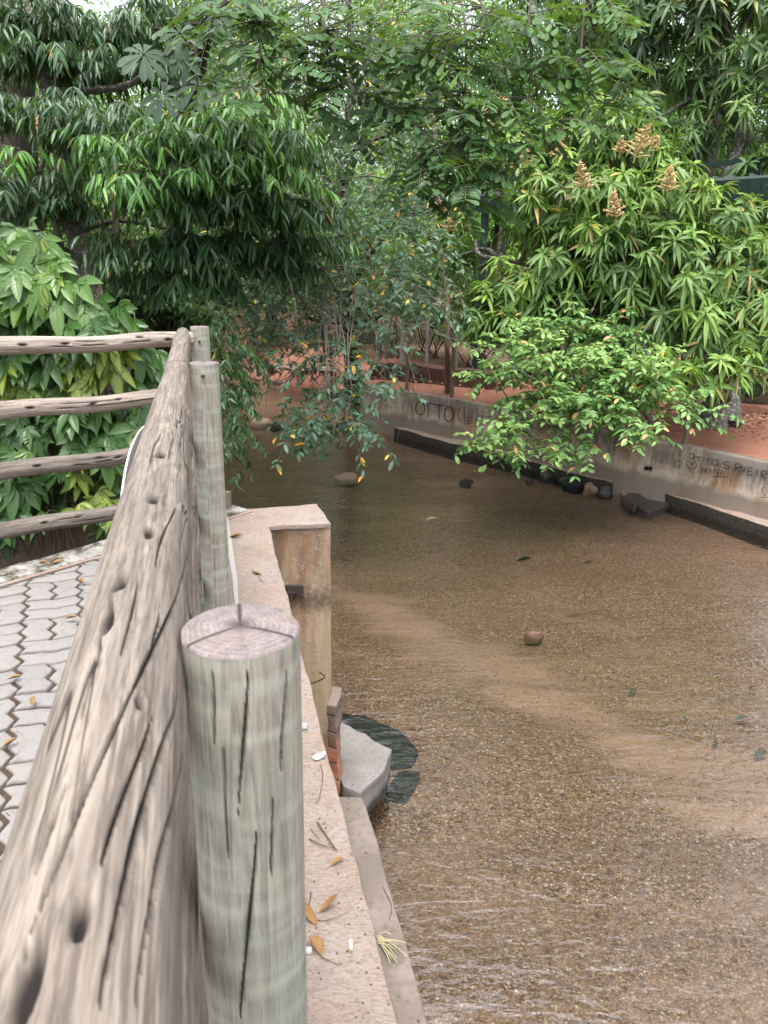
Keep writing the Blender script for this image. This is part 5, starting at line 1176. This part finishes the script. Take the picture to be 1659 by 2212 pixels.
# collapse the gravel heap between the rocks
mb = MB(); n_ = 1500; a = np.array(wz(1185,1018)); b = np.array(wz(1400,1062)); t_ = rng.random(n_)[:,None]
p = a+(b-a)*t_+rng.normal(0,1,(n_,1))*.16*np.array([-.35,-.9,0])+np.array([.12,.32,0]); p[:,2] = ZW+.02+.10*rng.random(n_)
T_ROCK = (np.array([(0,0,-.3),(.5,-.5,0),(1,0,-.2),(.5,.5,0),(.5,0,.45)], float), None, None)
def chips(mb, p, s, tone):
    n_ = len(p); tv = np.array([(-1,0,0),(0,-1,0),(1,0,0),(0,1,0),(0,0,.7),(0,0,-.7)], float); a_ = rng.uniform(0,6.28,n_)
    sc = s[:,None,None]*rng.uniform(.6,1.3,(n_,1,3))*[1,1,.6]; v = tv[None]*sc; ca, sa = np.cos(a_)[:,None], np.sin(a_)[:,None]
    V = np.stack([v[...,0]*ca-v[...,1]*sa, v[...,0]*sa+v[...,1]*ca, v[...,2]], -1)+p[:,None,:]+rng.normal(0,.1,(n_,6,3))*s[:,None,None]
    T = np.array([(0,1,4),(1,2,4),(2,3,4),(3,0,4),(1,0,5),(2,1,5),(3,2,5),(0,3,5)]); T = (T[None]+(np.arange(n_)*6)[:,None,None]).reshape(-1,3)
    mb.add(V.reshape(-1,3), None, T, None, np.repeat(tone,6))
n = NT('loose_gravel'); M['chips'] = n.done(n.principled(n.ramp(n.attr(), [(0,(0.05,0.035,0.028)),(0.4,(0.15,0.09,0.055)),(0.7,(0.30,0.2,0.12)),(0.9,(0.45,0.36,0.26)),(1,(0.6,0.57,0.5))]), .6, None, .4))
chips(mb, p, rng.uniform(.012,.03,n_), rng.random(n_)*.75)
info(mb.build('gravel', M['chips']), 'loose gravel between the rubble rocks below the far wall', 'gravel', kind='stuff')
# pebbles over the bed of the stream
mb = MB(); n_ = 30000; yy = 1.2+10*rng.random(n_)**1.5; xx = rng.uniform(-.6,1,n_)*yy*.75+.8
p = np.stack([xx, yy, np.full(n_, ZBED+.006)+0.03*np.sin(xx*1.1+yy*.7)*np.cos(yy*.9-xx*.3)], -1)
ok = np.array([mnoise.noise(Vector((a*1.2,b*1.2,3)))+rng.normal(0,.18) > -.12 for a, b in zip(xx, yy)]); p = p[ok]
chips(mb, p, rng.uniform(.003,.0075,len(p))*(1+p[:,1]*.04), .35+.5*rng.random(len(p))**1.3)
info(mb.build('pebbles', M['chips']), 'small multicoloured pebbles scattered over the stream bed', 'pebbles', kind='stuff')
# flat broken slabs
def slab(name, pxs, z0, z1, mat, label, bev=.015, rough=.012, cell=.04, tilt=0):
    z1s = [p[2] for p in pxs]; poly = [np.array(at_z(p[0], p[1], z1))[:2] for p in pxs]
    o_ = soft_prism(name, poly, z0, z1, mat, None, bev, rough, cell)
    if tilt:
        x0_ = min(p[0] for p in poly)
        for v in o_.data.vertices: v.co.z += tilt*(v.co.x-x0_)
    return info(o_, label, 'slab')
bp_ = [(735,1558,0),(790,1590,0),(845,1632,0),(828,1672,0),(775,1722,0),(738,1700,0),(715,1640,0)]
o_ = slab('concrete_slab', bp_, -1.56, -1.36, M['slab'], 'broken pale grey concrete block leaning against the pillar foot above the water', .006, .014, .03, .12)
slab('sunken_slab', [(738,1538,0),(790,1545,0),(862,1578,0),(905,1618,0),(890,1642,0),(850,1646,0),(800,1610,0),(742,1572,0)], -1.76, -1.665, M['blackrock'], 'large black sunken slab beside the pale concrete block', .008, .01, .04)
slab('sunken_slab', [(862,1662,0),(908,1664,0),(880,1712,0),(830,1708,0)], -1.76, -1.66, M['blackrock'], 'small black sunken slab below the larger black one', .008, .01, .03)
slab('stone_slab', [(1362,1085,0),(1400,1107,0),(1449,1087,0),(1412,1068,0)], -1.66, -1.585, M['darkrock'], 'thin dark square slab lying on the rubble next to the far ledge', .01, .006, .05)
slab('stone_slab', [(1342,1070,0),(1372,1092,0),(1398,1076,0),(1378,1058,0),(1358,1060,0)], -1.66, -1.53, M['darkrock'], 'angular grey block between the rubble and the thin square slab', .03, .03, .05)
# stakes on the wall edge and the old fence posts behind
def stake(name, px, pyt, pyb, z, w_px, mat, label, cat, group, lean=0, seg=12):
    b = at_z(px, pyb, z); dep = -(M3.transposed() @ (b-O)).z; k = dep/F; ztop = (pyb-pyt)*k/math.cos(PITCH)*1.0
    o_ = thing(name, label, cat, group); p0 = np.array(b)-[0,0,.3]; top = np.array(b)+[lean,0,ztop]
    m_ = MB(); tube(m_, [p0, np.array(b)*.5+top*.5+rng.normal(0,.01,3), top], [w_px*k/2*1.05, w_px*k/2, w_px*k/2*.95], seg, wob=.04); m_.build('stake_shaft', mat, o_)
    m_ = MB(); tube(m_, [top-[0,0,.0], top+[0,0,.012]], [w_px*k/2*.93, w_px*k/2*.6], seg); m_.build('stake_top', M['rail2'], o_)
stake('wooden_stake', 878, 742, 845, ZB, 7, M['stake'], 'short wooden stake left of the slender tree on the wall edge', 'stake', 'wooden stakes along the wall edge')
stake('wooden_stake', 975, 754, 861, ZB, 9, M['stake'], 'short wooden stake right in front of the slender tree', 'stake', 'wooden stakes along the wall edge')
stake('wooden_stake', 1473, 860, 962, ZB, 10, M['stake'], 'crooked thin stake at the wall edge below the mango leaves', 'stake', 'wooden stakes along the wall edge', lean=.14)
M['oldpost'] = bark_mat('old_post', (0.08,0.07,0.065), (0.30,0.28,0.26), lichen=.5, sc=2)
for i, (px, a_, b_, w_) in enumerate(((815,695,790,9),(869,690,782,9),(922,668,776,8),(984,716,792,8),(1100,700,800,8),(1210,720,812,8))):
    dep_ = [17.5,17.2,17.0,16.6,15.8,15.0][i]; bb = at_d(px, b_, dep_)
    o_ = thing('old_fence_post', '%s from the left of the lichen-grey posts shaded behind the red bank' % ('first','second','third','fourth','fifth','sixth')[i], 'fence post', 'old grey posts behind the red bank')
    top = np.array(at_d(px, a_, dep_-.05)); top[:2] = np.array(bb)[:2]; m_ = MB(); tube(m_, [np.array(bb)-[0,0,.6], np.array(bb), top], np.array([1.05,1,.95])*w_*dep_/F/2, 8, wob=.05); m_.build('post_shaft', M['oldpost'], o_)
    m_ = MB(); tube(m_, [top, top+[0,0,.01]], [w_*dep_/F/2*.9, .02], 8); m_.build('post_top', M['oldpost'], o_)
# kerbs behind the red bank
def kerb_run(pts, dep, h, w_, mat, label, name='rough_kerb', rough=.06):
    P = [np.array(at_d(px, py, d_)) for (px, py), d_ in zip(pts, dep)]; C = catmull(P, 30)
    t = nrmz(np.gradient(C, axis=0)); nr = np.stack([-t[:,1], t[:,0]], -1); poly = [c[:2] for c in C]+[c[:2]+n_*w_ for c, n_ in zip(C, nr)][::-1]
    zt = np.mean([c[2] for c in C]); return info(soft_prism(name, poly, ZB-.4, zt, mat, None, .02, rough, .12), label, 'kerb')
kerb_run([(800,782),(900,786),(985,798),(1060,812)], [16.6,16.2,15.7,15.2], .3, .3, plain_mat('red_stone', (0.09,0.045,0.033), .95, 9, var=.45), 'rough reddish stone kerb behind the red bank under the old posts', rough=.04)
kerb_run([(1440,858),(1577,868),(1659,880),(1800,900)], [13.4,13.1,12.9,12.6], .2, .22, plain_mat('red_stone_b', (0.22,0.10,0.07), .9, 9), 'low reddish kerb behind the mango trunks at the right edge', rough=.02)
# covered walkway of green steel
cw = thing('covered_walkway', 'dark green steel covered walkway with grey roof panels behind the trees', 'walkway')
g0, g1 = np.array(at_d(850,462,17.4)), np.array(at_d(1700,392,11.9)); gd = (g1-g0); gd[2] = 0; gl = np.linalg.norm(gd); gd /= gl; gn = np.array([-gd[1], gd[0], 0]); zt_ = (g0[2]+g1[2])/2+.02
def obox(mb, s0, s1, o0, o1, z0, z1):
    V = [g0*[1,1,0]+gd*s+gn*o_+[0,0,z] for z in (z0,z1) for s, o_ in ((s0,o0),(s1,o0),(s1,o1),(s0,o1))]
    mb.add(V, [(0,3,2,1),(4,5,6,7),(0,1,5,4),(1,2,6,5),(2,3,7,6),(3,0,4,7)])
m_ = MB(); obox(m_, 0, gl+3, 0, .06, zt_-.18, zt_+.14)
for s in np.arange(.15, gl+3, .22): obox(m_, s, s+.04, -.02, 0, zt_-.17, zt_+.13)
m_.build('fascia', M['green'], cw, smooth=False)
m_ = MB(); obox(m_, 0, gl+3, .0, 2.4, zt_+.15, zt_+.19)
for s in np.arange(.1, gl+3, .3): obox(m_, s, s+.05, 0, 2.4, zt_+.193, zt_+.225)
m_.build('roof', M['roofpanel'], cw, smooth=False)
for s in (2.45, 5.6, 9.0):
    m_ = MB(); obox(m_, s, s+.12, .1, .22, -.9, zt_-.18); m_.build('post', M['green'], cw, smooth=False)
m_ = MB(); obox(m_, 4.5, gl+3, .3, .36, zt_+.42, zt_+.5); m_.build('top_rail', M['green'], cw, smooth=False)
for s in np.arange(4.6, gl+3, 1.1): m_ = MB(); obox(m_, s, s+.05, .3, .35, zt_+.22, zt_+.42); m_.build('strut', M['green'], cw, smooth=False)
# roots over the bank at the head of the stream
rt = thing('bank_roots', 'tangle of exposed pale roots over the bank at the head of the stream', 'roots')
m_ = MB()
for _ in range(46):
    px = rng.uniform(600,775); a = np.array(at_z(px, rng.uniform(792,806), -.95)); b = np.array(at_z(px-rng.uniform(10,80), rng.uniform(806,832), -1.5)); m = (a+b)/2+[rng.normal(0,.2), rng.normal(0,.2), rng.uniform(.1,.3)]
    tube(m_, catmull([a-[0,-.3,.1], a+[0,0,.06], m, b], 12), np.linspace(rng.uniform(.02,.05), .012, 12), 6)
m_.build('root', M['barkr'], rt)
# leaf litter on the red bank
mb = MB(); n_ = 5200; u = rng.random(n_); bpx = rng.uniform(760,1659,n_); q = []
for i in range(n_):
    t_ = rng.random()**.6; py = np.interp(bpx[i], [760,1000,1659],[800,800,880])+ (np.interp(bpx[i],[760,1000,1659],[25,50,105]))*(1-t_)*rng.random()
    p_ = at_z(bpx[i], py, ZB+.06); q.append(tuple(p_))
q = np.array(q); q = q[(q[:,1] < 22)]; nq = len(q)
q[:,2] += 0.02
leaves(mb, T_FINE, q, rdir(nq,-.15,.15), np.tile([0,0,1.],(nq,1))+rng.normal(0,.25,(nq,3)), rng.uniform(.05,.11,nq), .035, rng.random(nq))
n = NT('litter'); M['litter'] = n.done(n.principled(n.ramp(n.attr(), [(0,(0.06,0.03,0.02)),(0.5,(0.2,0.11,0.065)),(0.9,(0.38,0.26,0.16))]), .8, None, .2))
info(mb.build('leaf_litter', M['litter']), 'dry brown leaves strewn over the back of the red bank', 'leaf litter', kind='stuff')
# leaves, twigs and litter on the cap, step and path
def dryleaf(px, py, z, L, label, ang, mat='dryleaf', wr=.42, group='fallen leaves near the fence', curl=.25, name='dry_leaf'):
    m_ = MB(); c = np.array(at_z(px, py, z))+[0,0,.006]; st_n = 8; T = tmpl(np.linspace(0,1,st_n), np.sin(np.linspace(.12,math.pi-.05,st_n))**.8, .5, 0)
    d = np.array([math.cos(ang), math.sin(ang), .1]); leaves(m_, T, c[None]-d*L*.4, d[None], np.array([[rng.normal(0,.2),rng.normal(0,.2),1.]]), L, L*wr, .5, -curl*.5)
    tube(m_, [c-d*L*.4, c-d*L*.4-d*L*.35+[0,0,-.003]], [.0012,.0008], 5)
    return info(m_.build(name, M[mat]), label, 'leaf', group)
dryleaf(672,1990,0,.055,'rolled brown leaf curled on the pink cap nearer the water', 2.4, curl=1.2)
dryleaf(706,1968,0,.05,'curled brown leaf on the pink cap beside long thin twigs', .4, curl=1.4)
dryleaf(684,2052,0,.052,'broad tan dry leaf with its stalk on the pink cap', 2.2, wr=.6)
dryleaf(824,2138,-.27,.04,'small reddish-brown oval leaf near the outer edge of the cap', 1.4, wr=.5)
dryleaf(726,1868,0,.04,'pale brown dry leaf below the crossed twigs on the cap', .6)
dryleaf(556,1243,0,.06,'small brown leaf on the cap near the pillar', 2.9); dryleaf(506,1162,0,.08,'tan leaf at the foot of the second post', .1)
for i, (px, py, a_) in enumerate(((124,1217,.3),(252,1008+0,0),(176,1257,2.4),(210,1322,1.1),(152,1338,0),(383,1180,1.3),(386,1692,1.0))[:5]):
    if i == 1: continue
    dryleaf(px, py, .012, .055, ('small brown leaf on the mossy kerb','', 'tan leaf in a joint of the pavers behind the kerb','brown leaf lying across a zigzag joint','little round brown leaf on a paver')[i], a_)
for px, py, a_, lb_ in ((30,1468,.2,'brown leaf at the left edge on the pavers'),(72,1520,1.9,'curled leaf in a zigzag joint further down'),(90,1218,.1,'reddish leaf on the kerb'),(20,1610,.8,'orange-brown leaf low on the pavers'),(212,1475,.9,'orange leaf against the rail side of the pavers')):
    dryleaf(px, py, .008, .05, lb_, a_)
def stick(pts, z, r_, label, mat='twig', cat='twig', name='dead_twig', group='dead twigs on the cap'):
    m_ = MB(); P = catmull([np.array(at_z(px, py, z))+[0,0,.004+rng.uniform(0,.006)] for px, py in pts], 16); tube(m_, P, np.linspace(r_, r_*.6, 16), 6); return info(m_.build(name, M[mat]), label, cat, group)
stick([(685,1778),(700,1800),(712,1820),(728,1842)],0,.0028,'longest dark twig of the crossed pair on the cap'); stick([(668,1815),(690,1828),(722,1838)],0,.0022,'brown twig crossing under the longest dark twig')
stick([(672,1795),(690,1815)],0,.0015,'short thin twig by the crossed pair'); stick([(664,1980),(690,1992),(720,1990),(752,1976)],0,.0015,'long reddish curved stalk on the cap'); stick([(672,1930),(668,1955),(655,1985)],0,.002,'dark forked twig next to the near post')
stick([(692,1655),(697,1680),(690,1725),(682,1740)],0,.0014,'thin reddish stalk hanging below the white scrap'); stick([(690,2070),(712,2078),(732,2088)],0,.0012,'stalk lying below the tan leaf'); stick([(545,1232),(560,1250),(568,1262)],0,.002,'short twig on the cap near the pillar')
stick([(828,1500+420),(846,1960),(840,1990)],-.27,.0014,'thin twig on the lower grey step')
m_ = MB()
for _ in range(16):
    a = np.array(at_z(820+rng.uniform(-6,6), 2030+rng.uniform(-14,8), -.262)); d = np.array([rng.uniform(.03,.09), -rng.uniform(.01,.08), rng.uniform(.0,.02)]); tube(m_, [a, a+d*.6+[0,0,.008], a+d], [.002,.0018,.001], 4)
info(m_.build('dry_grass_tuft', M['straw']), 'dry straw-coloured grass tuft on the step against the cap', 'grass tuft')
# white scrap and cigarette end
c = at_z(690,1638,0.0); info(rockmesh('white_scrap', c+Vector((0,0,.008)), (.022,.012,.007), M['white'], 'scrap of white plastic foam lying on the rough cap', 'litter', None, 51, rz=.6, rough=.7), 'scrap of white plastic foam lying on the rough cap', 'litter')
cg = thing('cigarette_end', 'white cigarette end lying on the rough cap near the lower step', 'cigarette'); a = np.array(at_z(757,2035,.0))+[0,0,.0045]; b = np.array(at_z(759,2062,.0))+[0,0,.0045]; d = (b-a)/np.linalg.norm(b-a)
m_ = MB(); tube(m_, [a, a+d*.024], [.0042,.0042], 14); m_.build('paper', M['white'], cg); m_ = MB(); tube(m_, [a+d*.0242, a+d*.031], [.0041,.0038], 14); m_.build('filter', M['straw'], cg)
# sodden leaves and sticks on the bed
for i, (px, py, L, a_, m__, lb_) in enumerate(((930,1124,.16,.1,'straw','pale leaf drifting left of the sandbar'),(1365,1497,.09,.5,'darkleaf','dark green leaf near the middle of the bed'),(1510,1595,.08,2.9,'dryleaf','orange leaf on the bed at the right'),(1640,1634,.12,.4,'darkleaf','greenish leaf at the right edge of the bed'),
     (1225,1352,.06,1,'darkleaf','small dark leaf right of the reddish stone'),(1600,1555,.12,.2,'darkleaf','dark leaf with a stalk near the right edge'),(1480,1555,.05,2,'darkleaf','tiny dark leaf mid right of the bed'),(1545,1610,.07,1.2,'darkleaf','dark leaf below the orange leaf'),(1270,1216,.1,.3,'darkleaf','dark scrap of leaf in the far bed'),(1130,1210,.18,.2,'darkleaf','dark sodden leaf cluster on the far bed'),(1620,1490,.06,1,'darkleaf','small green leaf upper right of the bed'))):
    dryleaf(px, py, ZBED+.03, L, lb_, a_, m__, .4, 'leaves under the water', .1, 'sunken_leaf')
for pts, lb_ in (([(1225,1120+210),(1290,1325),(1350,1345)],'thin dark stick on the sandbar'),([(865,1122),(900,1128),(950,1126)],'stalk beside the drifting pale leaf'),([(1340,1480),(1400,1500)],'short stick near the dark green leaf')):
    stick(pts, ZBED+.03, .004, lb_, 'twig', 'stick', 'sunken_stick', 'sticks under the water')
st = stick([(488,1068),(497,1100)],0,.03,'')
bpy.data.objects.remove(st)
m_ = MB(); c = at_z(492,1098,0); tube(m_, [np.array(c)-[0,0,.3], np.array(c)+[0,0,.12]], [.035,.03], 10, wob=.1); info(m_.build('wood_stub', M['stake']), 'short dark wooden stub behind the second fence post at the end of the cap', 'stub')
